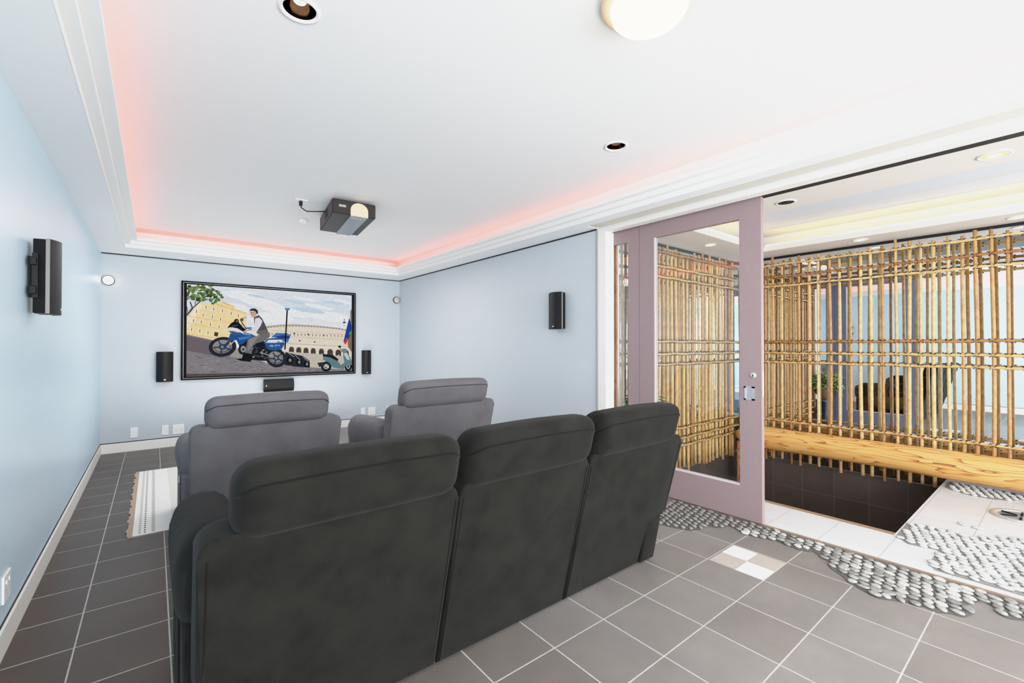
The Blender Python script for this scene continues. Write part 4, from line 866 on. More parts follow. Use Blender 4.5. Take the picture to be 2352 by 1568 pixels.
def pebble_mat(name, stops):
    t = NT(name); oi = t.n('ShaderNodeObjectInfo'); v = t.obco()
    base = t.ramp(oi.outputs['Random'], stops)
    n = t.noise(60, 4, v); mu = t.n('ShaderNodeMix', data_type='RGBA', blend_type='MULTIPLY'); mu.inputs[0].default_value = 1
    t.l(base, mu.inputs[6]); t.l(t.ramp(n, [(0.35, (0.6, 0.6, 0.6, 1)), (0.6, (1.05, 1.05, 1.05, 1))]), mu.inputs[7])
    t.bsdf(mu.outputs[2], 0.45, 0, n, 0.001, 0.4); return t.m
M['stone_d'] = pebble_mat('grey_river_stone', [(0, lin((120, 118, 114))), (0.5, lin((156, 154, 150))), (0.85, lin((186, 184, 180))), (1, lin((214, 212, 208)))])
M['stone_l'] = pebble_mat('pale_river_stone', [(0, lin((196, 195, 194))), (0.5, lin((220, 219, 218))), (1, lin((238, 237, 236)))])
M['bed'] = simple('dark_pebble_grout', (84, 80, 76), 0.8, var=0.3, scale=80, bumpd=0.003)
M['bed_l'] = simple('grey_pebble_grout', (128, 126, 122), 0.8, var=0.3, scale=80, bumpd=0.003)
M['inl_w'] = simple('white_marble_inlay', (234, 233, 230), 0.3, var=0.08, scale=16)
M['inl_b'] = simple('brown_marble_inlay', (176, 164, 154), 0.3, var=0.2, scale=22)

# ------------------------------------------------------------------ geometry helpers
def bm_new(): return bmesh.new()
def box(bm, x0, x1, y0, y1, z0, z1, mi=0, bev=0.0, seg=2):
    r = bmesh.ops.create_cube(bm, size=1.0)
    vs = r['verts']
    for v in vs:
        v.co = Vector(((x0 + x1) / 2 + v.co.x * (x1 - x0), (y0 + y1) / 2 + v.co.y * (y1 - y0), (z0 + z1) / 2 + v.co.z * (z1 - z0)))
    fs = set(f for v in vs for f in v.link_faces)
    for f in fs: f.material_index = mi
    if bev > 0:
        es = list(set(e for v in vs for e in v.link_edges))
        bmesh.ops.bevel(bm, geom=es, offset=bev, segments=seg, profile=0.5, affect='EDGES')
    return vs
def tube(bm, pts, r, n=8, mi=0, cap=True, radii=None):
    pts = [Vector(p) for p in pts]; rings = []
    for i, p in enumerate(pts):
        a = pts[max(i - 1, 0)]; b = pts[min(i + 1, len(pts) - 1)]; d = (b - a).normalized()
        up = Vector((0, 0, 1)) if abs(d.z) < 0.9 else Vector((1, 0, 0))
        u = d.cross(up).normalized(); w = d.cross(u).normalized(); rr = radii[i] if radii else r
        rings.append([bm.verts.new(p + u * rr * math.cos(2 * PI * k / n) + w * rr * math.sin(2 * PI * k / n)) for k in range(n)])
    for i in range(len(rings) - 1):
        for k in range(n):
            f = bm.faces.new((rings[i][k], rings[i][(k + 1) % n], rings[i + 1][(k + 1) % n], rings[i + 1][k])); f.material_index = mi; f.smooth = True
    if cap:
        f = bm.faces.new(rings[0][::-1]); f.material_index = mi
        f = bm.faces.new(rings[-1]); f.material_index = mi
def lathe(bm, prof, c=(0, 0, 0), axis='z', n=32, mi=0, smooth=True):
    """prof: list of (r, h). revolve around axis through c"""
    c = Vector(c); rings = []
    for r, h in prof:
        ring = []
        for k in range(n):
            a = 2 * PI * k / n; u, w = r * math.cos(a), r * math.sin(a)
            if axis == 'z': p = Vector((u, w, h))
            elif axis == 'y': p = Vector((u, h, w))
            else: p = Vector((h, u, w))
            ring.append(bm.verts.new(c + p))
        rings.append(ring)
    for i in range(len(rings) - 1):
        for k in range(n):
            f = bm.faces.new((rings[i][k], rings[i][(k + 1) % n], rings[i + 1][(k + 1) % n], rings[i + 1][k])); f.material_index = mi; f.smooth = smooth
    for ring, rv in ((rings[0], True), (rings[-1], False)):
        f = bm.faces.new(ring[::-1] if rv else ring); f.material_index = mi
def prism(bm, poly, axis, a, b, mi=0, bev=0, seg=3):
    """poly in the plane normal to axis; extruded from a to b"""
    def P(u, w, t):
        return {'y': (u, t, w), 'x': (t, u, w), 'z': (u, w, t)}[axis]
    va = [bm.verts.new(P(u, w, a)) for u, w in poly]; vb = [bm.verts.new(P(u, w, b)) for u, w in poly]
    fs = [bm.faces.new(va), bm.faces.new(vb[::-1])]
    n = len(poly)
    for i in range(n): fs.append(bm.faces.new((va[i], vb[i], vb[(i + 1) % n], va[(i + 1) % n])))
    for f in fs: f.material_index = mi
    if bev:
        es = list(fs[0].edges) + list(fs[1].edges)
        bmesh.ops.bevel(bm, geom=list(set(es)), offset=bev, segments=seg, profile=0.5, affect='EDGES')
    return va + vb
def link(name, bm, mats, parent=None, smooth=None, autosmooth=False):
    bmesh.ops.recalc_face_normals(bm, faces=bm.faces)
    me = bpy.data.meshes.new(name)
    if smooth:
        for f in bm.faces: f.smooth = True
    bm.to_mesh(me); bm.free()
    for m in (mats if isinstance(mats, (list, tuple)) else [mats]): me.materials.append(m)
    if autosmooth:
        for p in me.polygons: p.use_smooth = True
        try: me.set_sharp_from_angle(angle=math.radians(40))
        except Exception: pass
    o = bpy.data.objects.new(name, me); COL.objects.link(o)
    if parent is not None: attach(o, parent)
    return o
def wmat(p):
    m = Matrix.LocRotScale(p.location, p.rotation_euler, p.scale)
    if p.parent is not None: m = wmat(p.parent) @ p.matrix_parent_inverse @ m
    return m
def attach(o, parent):
    o.parent = parent; o.matrix_parent_inverse = wmat(parent).inverted()
def tag(o, label, cat, group=None, kind=None):
    o['label'] = label; o['category'] = cat
    if group: o['group'] = group
    if kind: o['kind'] = kind
    return o
def thing(name, loc, label, cat, group=None):
    e = bpy.data.objects.new(name, None); e.empty_display_size = 0.1; COL.objects.link(e); e.location = loc
    return tag(e, label, cat, group)
def struct(name, bm, mats, **k):
    o = link(name, bm, mats, **k); o['kind'] = 'structure'; return o

# ------------------------------------------------------------------ room dimensions (metres)
XL, XR, YB, YR = -0.535, 3.57, 7.818, -3.2       # left wall, right wall, back wall, rear end
ZS, ZC = 2.604, 2.84                              # soffit and raised ceiling
XM, YM = 6.60, 3.05                               # mirrored side wall, mirrored end wall of the bath area
XD = 3.70                                         # front face of the sliding doors

# floors
b = bm_new(); box(b, XL - 0.1, 3.73, YR, YB + 0.1, -0.12, 0); struct('floor', b, M['floor'])
b = bm_new()
box(b, 3.73, 4.28, YR, YM, -0.12, 0.0); box(b, 4.28, XM, YR, 0.835, -0.12, 0.0)
struct('floor_bath', b, M['bathfloor'])
b = bm_new(); box(b, 4.15, XM + 0.05, 0.7, YM, -1.15, -1.05); struct('floor_pit', b, M['pit'])
b = bm_new(); box(b, XM - 0.02, XM + 0.06, 0.835, YM, -1.05, -0.118); struct('wall_pit_side', b, M['pit'])
b = bm_new(); box(b, 4.28, XM, YM - 0.03, YM + 0.05, -1.05, -0.118); struct('wall_pit_end', b, M['pitx'])
b = bm_new(); box(b, 4.16, 4.28, 0.835, YM, -1.05, -0.12); box(b, 4.28, XM, 0.72, 0.835, -1.05, -0.12); struct('wall_pit_near', b, M['pit'])
b = bm_new(); box(b, 4.28, 4.355, 0.835, YM - 0.03, -0.045, -0.004); struct('trim_pit_edge', b, M['bronze'])
b = bm_new(); box(b, 3.715, 3.735, YR, YM, -0.005, 0.004); struct('trim_threshold', b, M['bronze'])

# walls
b = bm_new(); box(b, XL - 0.12, XL, YR, YB, 0, 3.0); struct('wall_left', b, M['wall_l'])
b = bm_new(); box(b, XL - 0.12, XR + 0.3, YB, YB + 0.12, 0, 3.0); struct('wall_back', b, M['wall'])
b = bm_new(); box(b, XR, 3.84, YM, YB, 0, 3.0); struct('wall_right', b, M['wall'])
# mirrored walls of the bath area
b = bm_new(); box(b, XM, XM + 0.06, YR, YM, 0.0, ZS - 0.012); box(b, XM, XM + 0.06, 0.835, YM, -0.115, 0.0); struct('wall_mirror_side', b, M['mirror'])
b = bm_new(); box(b, 3.84, XM, YM, YM + 0.05, -0.115, ZS - 0.012); struct('wall_mirror_end', b, M['mirror'])
b = bm_new(); box(b, XM - 0.012, XM + 0.06, YR, YM, ZS - 0.03, ZS + 0.02); box(b, 3.84, XM, YM - 0.012, YM + 0.05, ZS - 0.03, ZS + 0.02); struct('trim_mirror_head', b, M['black'])
b = bm_new(); box(b, 3.725, 3.86, YM - 0.045, YM + 0.02, 0, ZS - 0.03); struct('trim_mirror_stop', b, M['trim'])

# baseboards with the dark shadow line on top
def base(name, x0, x1, y0, y1):
    b = bm_new(); box(b, x0, x1, y0, y1, 0, 0.122, 0); struct(name, b, M['trim'])
base('baseboard_left', XL, XL + 0.015, YR, YB - 0.015); base('baseboard_back', XL, XR, YB - 0.015, YB); base('baseboard_right', XR - 0.015, XR, YM + 0.02, YB - 0.015)
b = bm_new(); box(b, XL + 0.0, XL + 0.004, YR, YB, 0.122, 0.131); box(b, XL, XR, YB - 0.006, YB, 0.122, 0.132); box(b, XR - 0.006, XR, YM, YB, 0.122, 0.132); struct('trim_base_gap', b, M['black'])
b = bm_new(); box(b, XL, XR, YB - 0.008, YB, ZS - 0.014, ZS); box(b, XR - 0.008, XR, YM, YB, ZS - 0.014, ZS); struct('trim_head_gap', b, M['black'])

# raised ceiling, stepped cornice and soffits of the theatre
b = bm_new(); box(b, -0.27, 3.31, YR, 7.42, ZC, ZC + 0.1); struct('ceiling', b, M['ceil'])
b = bm_new(); box(b, -0.30, -0.27, YR, 7.45, 2.70, ZC + 0.1); box(b, 3.31, 3.34, YR, 7.45, 2.70, ZC + 0.1); box(b, -0.27, 3.31, 7.42, 7.45, 2.70, ZC + 0.1); struct('ceiling_fascia', b, M['ceil'])
lip = [(-0.284, 3.290, 7.245, ZS, 2.648), (-0.230, 3.240, 7.195, 2.648, 2.688), (-0.167, 3.185, 7.135, 2.688, 2.722)]
b = bm_new()
def ring(b, x0, x1, y1, z0, z1, XO=None, mi=0):
    box(b, XL, x0, YR, y1, z0, z1, mi); box(b, x1, XR, YR, y1, z0, z1, mi); box(b, XL, XR, y1, YB, z0, z1, mi)
x0, x1, y1, z0, z1 = lip[0]
box(b, XL, x0, YR, y1, z0, z1); box(b, x1, 3.418, YR, YM, z0, z1); box(b, x1, XR, YM, y1, z0, z1); box(b, XL, XR, y1, YB, z0, z1)
struct('ceiling_soffit', b, M['soffit'])
b = bm_new()
for x0, x1, y1, z0, z1 in lip[1:]: ring(b, x0, x1, y1, z0, z1)
struct('trim_cornice', b, M['lip'])
# white riser skins on the first step, so its lit edge reads white
b = bm_new(); box(b, 3.287, 3.2905, YR, 7.245, ZS, 2.648); box(b, -0.284, 3.29, 7.2415, 7.2455, ZS, 2.648); box(b, -0.2845, -0.281, YR, 7.245, ZS, 2.648); struct('trim_cornice_edge', b, M['lip'])
# opening header: putty strip, shadow gap, white fascia, track slot
b = bm_new(); box(b, 3.418, 3.548, YR, YM, ZS + 0.004, 2.66); struct('trim_putty', b, M['tan'])
b = bm_new(); box(b, 3.548, 3.57, YR, YM, ZS + 0.012, 2.66); box(b, 3.66, 3.80, YR, YM, 2.575, 2.66); struct('trim_track_slot', b, M['black'])
b = bm_new(); box(b, 3.57, 3.665, YR, YM, 2.558, 2.66); box(b, 3.57, 3.70, YM - 0.10, YM + 0.002, 0, 2.558); box(b, 3.795, 3.84, YR, YM, 2.585, 2.66); struct('trim_opening', b, M['trim'])
b = bm_new(); box(b, 3.555, 3.571, YM - 0.006, YM + 0.004, 0, 2.60); struct('trim_jamb_gap', b, M['greyslot'])
# bath area soffits and raised tray ceiling
b = bm_new()
box(b, 3.84, 4.37, YR, YM, ZS, 2.66); box(b, 6.11, XM + 0.06, YR, YM, ZS, 2.66); box(b, 4.37, 6.11, 2.48, YM, ZS, 2.66)
struct('ceiling_bath_soffit', b, M['bathsoffit'])
b = bm_new(); box(b, 4.0, 6.5, YR, 2.9, 2.86, 2.92); struct('ceiling_bath', b, M['ceil_b'])
b = bm_new()
box(b, 6.11, 6.14, YR, 2.45, 2.66, 2.69); box(b, 4.34, 4.37, YR, 2.45, 2.66, 2.69); box(b, 4.34, 6.14, 2.48, 2.51, 2.66, 2.69)
box(b, 6.46, 6.5, YR, 2.9, 2.66, 2.86); box(b, 4.0, 4.04, YR, 2.9, 2.66, 2.86); box(b, 4.0, 6.5, 2.86, 2.9, 2.66, 2.86)
struct('trim_bath_cornice', b, M['lip'])
b = bm_new()
for x in (5.64, 6.02): box(b, x, x + 0.014, YR, 2.48, 2.853, 2.861)
struct('trim_bath_groove', b, M['tan'])

# LED strips in the coves (real luminous strips)
def led(x0, x1, y0, y1, z, m, label):
    b = bm_new(); box(b, x0, x1, y0, y1, z, z + 0.012); o = link('led_strip', b, m); tag(o, label, 'light strip')
led(3.225, 3.245, YR + 0.3, 7.30, 2.724, M['led'], 'pink glowing strip in the ceiling cove above the doorway side')
led(-0.245, -0.225, YR + 0.3, 7.30, 2.724, M['led'], 'pink glowing strip in the ceiling cove above the left wall')
led(-0.1, 3.1, 7.27, 7.29, 2.724, M['led'], 'pink glowing strip in the ceiling cove above the projection screen')
led(6.20, 6.23, YR + 0.3, 2.4, 2.664, M['ledw'], 'warm yellow strip in the bath ceiling cove on the mirror side')
led(4.5, 6.0, 2.57, 2.60, 2.664, M['ledw'], 'warm yellow strip in the bath ceiling cove at the far end')

# ------------------------------------------------------------------ sliding doors
def door_leaf(name, label, y0, y1, gy0, gy1, gz0, gz1, x0, x1, z0=0.012, z1=2.567, bead=True):
    t = thing(name, ((x0 + x1) / 2, (y0 + y1) / 2, 0), label, 'door')
    def rect(nm, a0, a1, c0, c1):
        b = bm_new(); box(b, x0, x1, a0, a1, c0, c1)
        for f in b.faces:
            if f.calc_center_median().x > x1 - 0.002: f.material_index = 1
        return link(nm, b, [M['mauve'], M['bluegrey']], t)
    rect('stile', y0, gy0, z0, z1); rect('stile', gy1, y1, z0, z1)
    rect('top_rail', gy0, gy1, gz1, z1); rect('bottom_rail', gy0, gy1, z0, gz0)
    b = bm_new(); xm = (x0 + x1) / 2; box(b, xm - 0.003, xm + 0.003, gy0 + 0.001, gy1 - 0.001, gz0 + 0.001, gz1 - 0.001); link('glass_pane', b, M['glass'], t)
    if bead:
        b = bm_new(); w = 0.012; xa, xb = x0 + 0.004, xm - 0.004
        box(b, xa, xb, gy0, gy1, gz0, gz0 + w); box(b, xa, xb, gy1 - w, gy1, gz0 + w, gz1); link('glazing_bead', b, M['bead'], t)
        b = bm_new(); xa, xb = xm + 0.004, x1 - 0.004
        box(b, xa, xb, gy0, gy1, gz0, gz0 + w); box(b, xa, xb, gy1 - w, gy1, gz0 + w, gz1); box(b, xa, xb, gy0, gy0 + w, gz0 + w, gz1); link('glazing_bead', b, M['bead'], t)
    return t
d1 = door_leaf('sliding_door', 'mauve framed sliding glass door standing half open beside the bamboo room', 1.515, 2.636, 1.682, 2.475, 0.272, 2.423, XD, XD + 0.046)
b = bm_new(); lathe(b, [(0.0, -0.004), (0.022, -0.004), (0.024, 0.0), (0.024, 0.004), (0.0, 0.004)], (XD - 0.003, 1.577, 1.164), 'x', 20); k1 = link('lock_cylinder', b, M['chrome'], d1)
b = bm_new(); box(b, XD - 0.010, XD - 0.007, 1.573, 1.581, 1.155, 1.170); link('keyhole', b, M['black'], k1)
b = bm_new()
hy0, hy1, hz0, hz1 = 1.566, 1.646, 0.966, 1.075
box(b, XD - 0.006, XD, hy0, hy1, hz0, hz0 + 0.013); box(b, XD - 0.006, XD, hy0, hy1, hz1 - 0.013, hz1); box(b, XD - 0.006, XD, hy0, hy0 + 0.022, hz0, hz1); box(b, XD - 0.006, XD, hy1 - 0.013, hy1, hz0, hz1); box(b, XD - 0.0015, XD + 0.0, hy0, hy1, hz0, hz1)
hp = link('flush_pull', b, M['chrome'], d1)
b = bm_new(); box(b, XD + 0.014, XD + 0.034, 1.5125, 1.5155, 1.0, 1.2); link('latch_plate', b, M['chrome'], d1)
d2 = door_leaf('sliding_door', 'mauve framed fixed glass leaf between the white jamb and the sliding door', 2.640, 3.044, 2.772, 3.035, 0.272, 2.433, XD + 0.002, XD + 0.044, bead=False)

# brown timber stop post on the jamb, seen through the fixed leaf
b = bm_new(); box(b, 3.752, 3.775, 2.955, 2.99, 0.0, 2.56, bev=0.004); tag(link('timber_post', b, M['post']), 'thin orange brown timber post just behind the fixed glass leaf', 'post')

# ------------------------------------------------------------------ bamboo screens
def pole_mesh(L, r, seed):
    rn = random.Random(seed); b = bm_new(); pts = []; rad = []
    z = 0.0; nd = rn.uniform(0.1, 0.3); nodes = []
    while nd < L - 0.05: nodes.append(nd); nd += rn.uniform(0.26, 0.40)
    ox = oy = 0.0; zs = {0.0, L}
    for q in nodes: zs.update((q - 0.012, q - 0.004, q, q + 0.004, q + 0.012))
    for i in range(1, 12): zs.add(L * i / 12)
    zs = sorted(zs); ax, ay = rn.uniform(-0.004, 0.004), rn.uniform(-0.005, 0.005); ph = rn.uniform(0, 6)
    for z in zs:
        k = 1.0 - 0.12 * z / L
        rr = r * k
        for q in nodes:
            if abs(z - q) < 0.001: rr *= 1.13
            elif abs(abs(z - q) - 0.004) < 0.001: rr *= 1.08
        pts.append((ax * math.sin(2.2 * z + ph) * 1.6, ay * math.sin(1.7 * z + ph) * 1.6, z)); rad.append(rr)
    tube(b, pts, r, 8, radii=rad)
    bmesh.ops.recalc_face_normals(b, faces=b.faces)
    me = bpy.data.meshes.new('bamboo_pole'); b.to_mesh(me); b.free(); me.materials.append(M['bamboo']); return me
PL = 2.62
POLES = [pole_mesh(PL, r, i) for i, r in enumerate((0.0165, 0.018, 0.0155, 0.0172, 0.016, 0.019))]
def lash_bm(seed):
    rn = random.Random(seed); b = bm_new()
    for s in (-1, 1):
        pts = []
        for i in range(11):
            a = -0.5 * PI + i * PI / 10 * 1.0
            pts.append((0.020 * math.cos(a) - 0.005, 0.0225 * math.sin(a) * s, 0.019 * math.sin(a)))
        tube(b, pts, 0.0044, 5)
    for s in (-1, 1): tube(b, [(0.015, 0, 0), (0.024, 0.012 * s, rn.uniform(0.0, 0.012)), (0.029, rn.uniform(0.02, 0.034) * s, rn.uniform(0.012, 0.03))], 0.0034, 4)
    tube(b, [(0.018, -0.006, -0.006), (0.021, 0.006, 0.006)], 0.0055, 5)
    return b
def lash_mesh(seed):
    b = lash_bm(seed); bmesh.ops.recalc_face_normals(b, faces=b.faces)
    me = bpy.data.meshes.new('lashing'); b.to_mesh(me); b.free(); me.materials.append(M['cord']); return me
LASH = [lash_mesh(s) for s in range(4)]
def screen(name, label, loc, face, ts, rails, rail_t, max_lash, key, pole_off=0.0):
    """face 'x': poles lie along y at x=loc.x and face -x;  face 'y': poles lie along x and face -y"""
    t = thing(name, loc, label, 'bamboo screen', None)
    X, Y, Z = loc
    rz = PI if face == 'x' else -PI / 2
    R = Matrix.Rotation(rz, 4, 'Z')
    lashes = []
    for i, tt in enumerate(ts):
        px, py = (X, tt) if face == 'x' else (tt, Y)
        z0 = random.choice((-0.075, -0.10, -0.055, -0.12, -0.09)) if not (face == 'x' and tt < 0.84) else 0.02
        o = bpy.data.objects.new('bamboo_pole', POLES[random.randrange(len(POLES))]); COL.objects.link(o)
        top = random.uniform(2.49, 2.575); sc = (top - z0) / PL
        o.location = (px, py, z0); o.rotation_euler = (random.uniform(-0.003, 0.003), random.uniform(-0.003, 0.003), random.uniform(0, 6)); o.scale = (1, 1, sc); attach(o, t)
        for z in rails:
            lashes.append((key(px, py, z), o, px, py, z))
    lashes.sort(key=lambda q: q[0])
    bulk = bm_new()
    for n_, (d, o, px, py, z) in enumerate(lashes):
        fx, fy = (px - 0.017, py) if face == 'x' else (px, py - 0.017)
        if n_ < max_lash:
            l = bpy.data.objects.new('lashing', LASH[n_ % 4]); COL.objects.link(l)
            l.location = (fx, fy, z); l.rotation_euler = (0, 0, rz); attach(l, o)
        else:
            tmp = bmesh.new(); tmp.from_mesh(LASH[n_ % 4]); tmp.transform(Matrix.Translation((fx, fy, z)) @ R)
            me = bpy.data.meshes.new('tmp'); tmp.to_mesh(me); tmp.free(); bulk.from_mesh(me); bpy.data.meshes.remove(me)
    if len(lashes) > max_lash:
        o = link('more_lashings', bulk, M['cord'], t); o['kind'] = 'stuff'
    else: bulk.free()
    for z in rails:
        a, c = rail_t; b = bm_new(); pts = []; rad = []; n = 26
        for i in range(n + 1):
            u = a + (c - a) * i / n; rr = 0.0135 * (1.12 if i % 3 == 1 else 1.0); dz = 0.004 * math.sin(i * 1.3 + z * 7)
            off = -0.029
            pts.append((X + off, u, z + dz) if face == 'x' else (u, Y + off, z + dz)); rad.append(rr)
        tube(b, pts, 0.013, 8, radii=rad); link('bamboo_rail', b, M['bamboo'], t)
    return t
RAILS = [2.462, 2.300, 2.180, 1.447, 1.304, 1.185, 0.425, 0.305]
ysx = [2.80, 2.69, 2.576, 2.482, 2.378, 2.269, 2.171, 2.062, 1.965, 1.842, 1.741, 1.636, 1.532, 1.440, 1.332, 1.211, 1.114, 1.014, 0.915, 0.797, 0.693, 0.600, 0.487, 0.381, 0.27, 0.16, 0.05, -0.06, -0.17, -0.28, -0.39, -0.5]
screen('bamboo_screen', 'bamboo pole screen standing in front of the side mirror above the log rail', (6.42, 1.2, 0), 'x', ysx, RAILS, (-0.58, 2.86), 100, lambda x, y, z: abs(y - 0.3))
xse = []; x = 4.02
while x < 6.3: xse.append(x + random.uniform(-0.014, 0.014)); x += 0.088
screen('bamboo_screen', 'bamboo pole screen across the end of the sunken bath, seen through the door glass', (5.1, 2.93, 0), 'y', xse, RAILS + [0.215], (3.95, 6.34), 100, lambda x, y, z: abs(x - 5.0))

# horizontal log and its leg
t = thing('log_rail', (6.2, 1.2, 0.206), 'thick honey coloured log rail running along the foot of the bamboo screen', 'log')
b = bm_new(); pts = []; rad = []
for i in range(61):
    u = i / 60; y = 2.86 - u * 3.6; e = min(1.0, ((i + 0.35) / 4.0)) if i < 4 else 1.0
    rr = (0.136 + 0.007 * u) * (math.sin(e * PI / 2) ** 0.6) * (1 + 0.02 * math.sin(y * 3.1) + 0.012 * math.sin(y * 8 + 1))
    pts.append((6.2 + 0.006 * math.sin(y * 2), y, 0.206 + 0.006 * math.sin(y * 1.3))); rad.append(rr)
tube(b, pts, 0.14, 28, radii=rad); link('log', b, M['log'], t)
b = bm_new(); box(b, 6.13, 6.25, 2.72, 2.83, -1.05, 0.12, bev=0.01); link('leg', b, M['post'], t)
b = bm_new(); box(b, 6.14, 6.26, -0.55, -0.45, 0.0, 0.1, bev=0.01); link('leg', b, M['post'], t)

# ------------------------------------------------------------------ potted plant behind the fixed leaf
t = thing('potted_plant', (3.885, 2.79, 0), 'green and cream trailing houseplant in a dark blue pot behind the fixed glass leaf', 'plant')
b = bm_new(); lathe(b, [(0.0, 0.0), (0.075, 0.0), (0.095, 0.06), (0.103, 0.22), (0.100, 0.40), (0.112, 0.43), (0.104, 0.44), (0.085, 0.43), (0.0, 0.42)], (3.885, 2.79, 0), 'z', 28); link('pot', b, M['pot'], t)
b = bm_new(); lathe(b, [(0.0, 0.42), (0.075, 0.42), (0.095, 0.62), (0.088, 0.63), (0.0, 0.62)], (3.885, 2.79, 0), 'z', 24); link('wicker_basket', b, M['soil'], t)
lb = bm_new(); sb = bm_new(); rn = random.Random(3)
def leaf(bm, p, d, L, W, up):
    d = d.normalized(); s = d.cross(up); s = (s.normalized() if s.length > 1e-3 else Vector((1, 0, 0))); n = s.cross(d)
    prof = [(0, 0.0), (0.18, 0.42), (0.42, 0.5), (0.72, 0.30), (1.0, 0.0)]
    mid = []; lf = []; rt = []
    for u, w in prof:
        c = p + d * L * u - n * (u * u * L * 0.25)
        mid.append(bm.verts.new(c)); lf.append(bm.verts.new(c + s * W * w + n * W * w * 0.25)); rt.append(bm.verts.new(c - s * W * w + n * W * w * 0.25))
    for i in range(4):
        for q in ((mid[i], mid[i + 1], lf[i + 1], lf[i]), (mid[i], rt[i], rt[i + 1], mid[i + 1])):
            f = bm.faces.new(q); f.smooth = True
for i in range(46):
    ty = rn.uniform(2.50, 2.96); el = 1 - abs(ty - 2.76) / 0.30
    tz = 0.62 + rn.uniform(-0.08, 0.20) + max(0, el) * rn.uniform(0.0, 0.34); tx = rn.uniform(3.80, 3.93 if ty > 2.84 else 3.98)
    st = Vector((3.885, 2.79, 0.62)); top = Vector((tx, ty, tz)); mid = (st + top) / 2 + Vector((0, 0, 0.10)); tube(sb, [st, mid, top], 0.003, 5)
    for k in range(3):
        d = Vector((rn.uniform(-0.5, 0.5), rn.uniform(-1, 1), rn.uniform(-0.9, 0.6))).normalized()
        p0 = mid.lerp(top, rn.uniform(0.5, 1)); L = rn.uniform(0.09, 0.14); lim = 3.935 if p0.y > 2.80 else 4.0
        if not 3.775 < p0.x + d.x * L < lim: d.x *= 0.15
        if p0.y + d.y * L > 2.99: d.y = -abs(d.y)
        p0.x = min(max(p0.x, 3.80), lim - 0.02)
        leaf(lb, p0, d, L, 0.06, Vector((0.3, 0.2, 1)))
fo = link('foliage', lb, M['leaf'], t); link('stems', sb, M['leaf'], t)

# ------------------------------------------------------------------ seating
def shear(verts, y0, k):
    for v in verts: v.co.y -= k * v.co.z
def back_panel(bm, xa, xb, zt, z0, yr, th, notch_l=0, notch_r=0, nz=0.31, r=0.055):
    """rear face lies on y = yr - .244 z; xz outline with rounded top corners and cut-away lower corners"""
    P = []
    if notch_l: P += [(xa + notch_l, z0), (xa + notch_l, nz), (xa + 0.03, nz), (xa, nz + 0.03)]
    else: P += [(xa, z0)]
    for i in range(6):
        a = PI - i * PI / 10; P.append((xa + r + r * math.cos(a), zt - r + r * math.sin(a)))
    for i in range(6):
        a = PI / 2 - i * PI / 10; P.append((xb - r + r * math.cos(a), zt - r + r * math.sin(a)))
    if notch_r: P += [(xb, nz + 0.03), (xb - 0.03, nz), (xb - notch_r, nz), (xb - notch_r, z0)]
    else: P += [(xb, z0)]
    vs = prism(bm, P[::-1], 'y', yr, yr + th, 0, 0.018, 3)
    shear(bm.verts, 0, 0.244)
def headrest(parent, xa, xb, zb, zt, yr, mat, pmat):
    b = bm_new(); th = 0.20; ya = yr - 0.035
    vs = box(b, xa, xb, ya, ya + th, zb, zt)
    es = list(set(e for v in vs for e in v.link_edges))
    bmesh.ops.bevel(b, geom=es, offset=0.085, segments=7, profile=0.55, affect='EDGES')
    bmesh.ops.subdivide_edges(b, edges=[e for e in b.edges if e.calc_length() > 0.2], cuts=4, use_grid_fill=True)
    for v in b.verts:
        u = (v.co.x - xa) / (xb - xa); v.co.z += 0.010 * math.sin(PI * u) * ((v.co.z - zb) / (zt - zb))
    shear(b.verts, 0, 0.244)
    h = link('headrest', b, mat, parent, smooth=True)
    bt = bmesh.new(); bt.from_mesh(h.data); tree = BVHTree.FromBMesh(bt); bt.free()
    b = bm_new(); zz = zt - 0.060; pts = []
    for i in range(41):
        u = i / 40; x = xa + 0.006 + (xb - xa - 0.012) * u; e = min(u, 1 - u) * (xb - xa)
        dz = 0.008 * math.sin(PI * u) - (0.035 * (1 - e / 0.07) ** 2 if e < 0.07 else 0)
        hit = tree.ray_cast(Vector((x, ya - 1.2, zz + dz)), Vector((0, 1, 0)))[0]
        if hit is not None: pts.append((hit.x, hit.y - 0.0008, hit.z))
    tube(b, pts, 0.0042, 6); link('piping', b, pmat, h)
    return h
def cushion(parent, name, x0, x1, y0, y1, z0, z1, mat, bev=0.06, puff=0.015):
    b = bm_new(); vs = box(b, x0, x1, y0, y1, z0, z1)
    es = list(set(e for v in vs for e in v.link_edges)); bmesh.ops.bevel(b, geom=es, offset=bev, segments=5, profile=0.55, affect='EDGES')
    bmesh.ops.subdivide_edges(b, edges=[e for e in b.edges if e.calc_length() > 0.15], cuts=5, use_grid_fill=True)
    for v in b.verts:
        u = (v.co.x - x0) / (x1 - x0); w = (v.co.y - y0) / (y1 - y0)
        v.co.z += puff * math.sin(PI * max(0, min(1, u))) * math.sin(PI * max(0, min(1, w))) * (1 if v.co.z > (z0 + z1) / 2 else 0)
    return link(name, b, mat, parent, smooth=True)
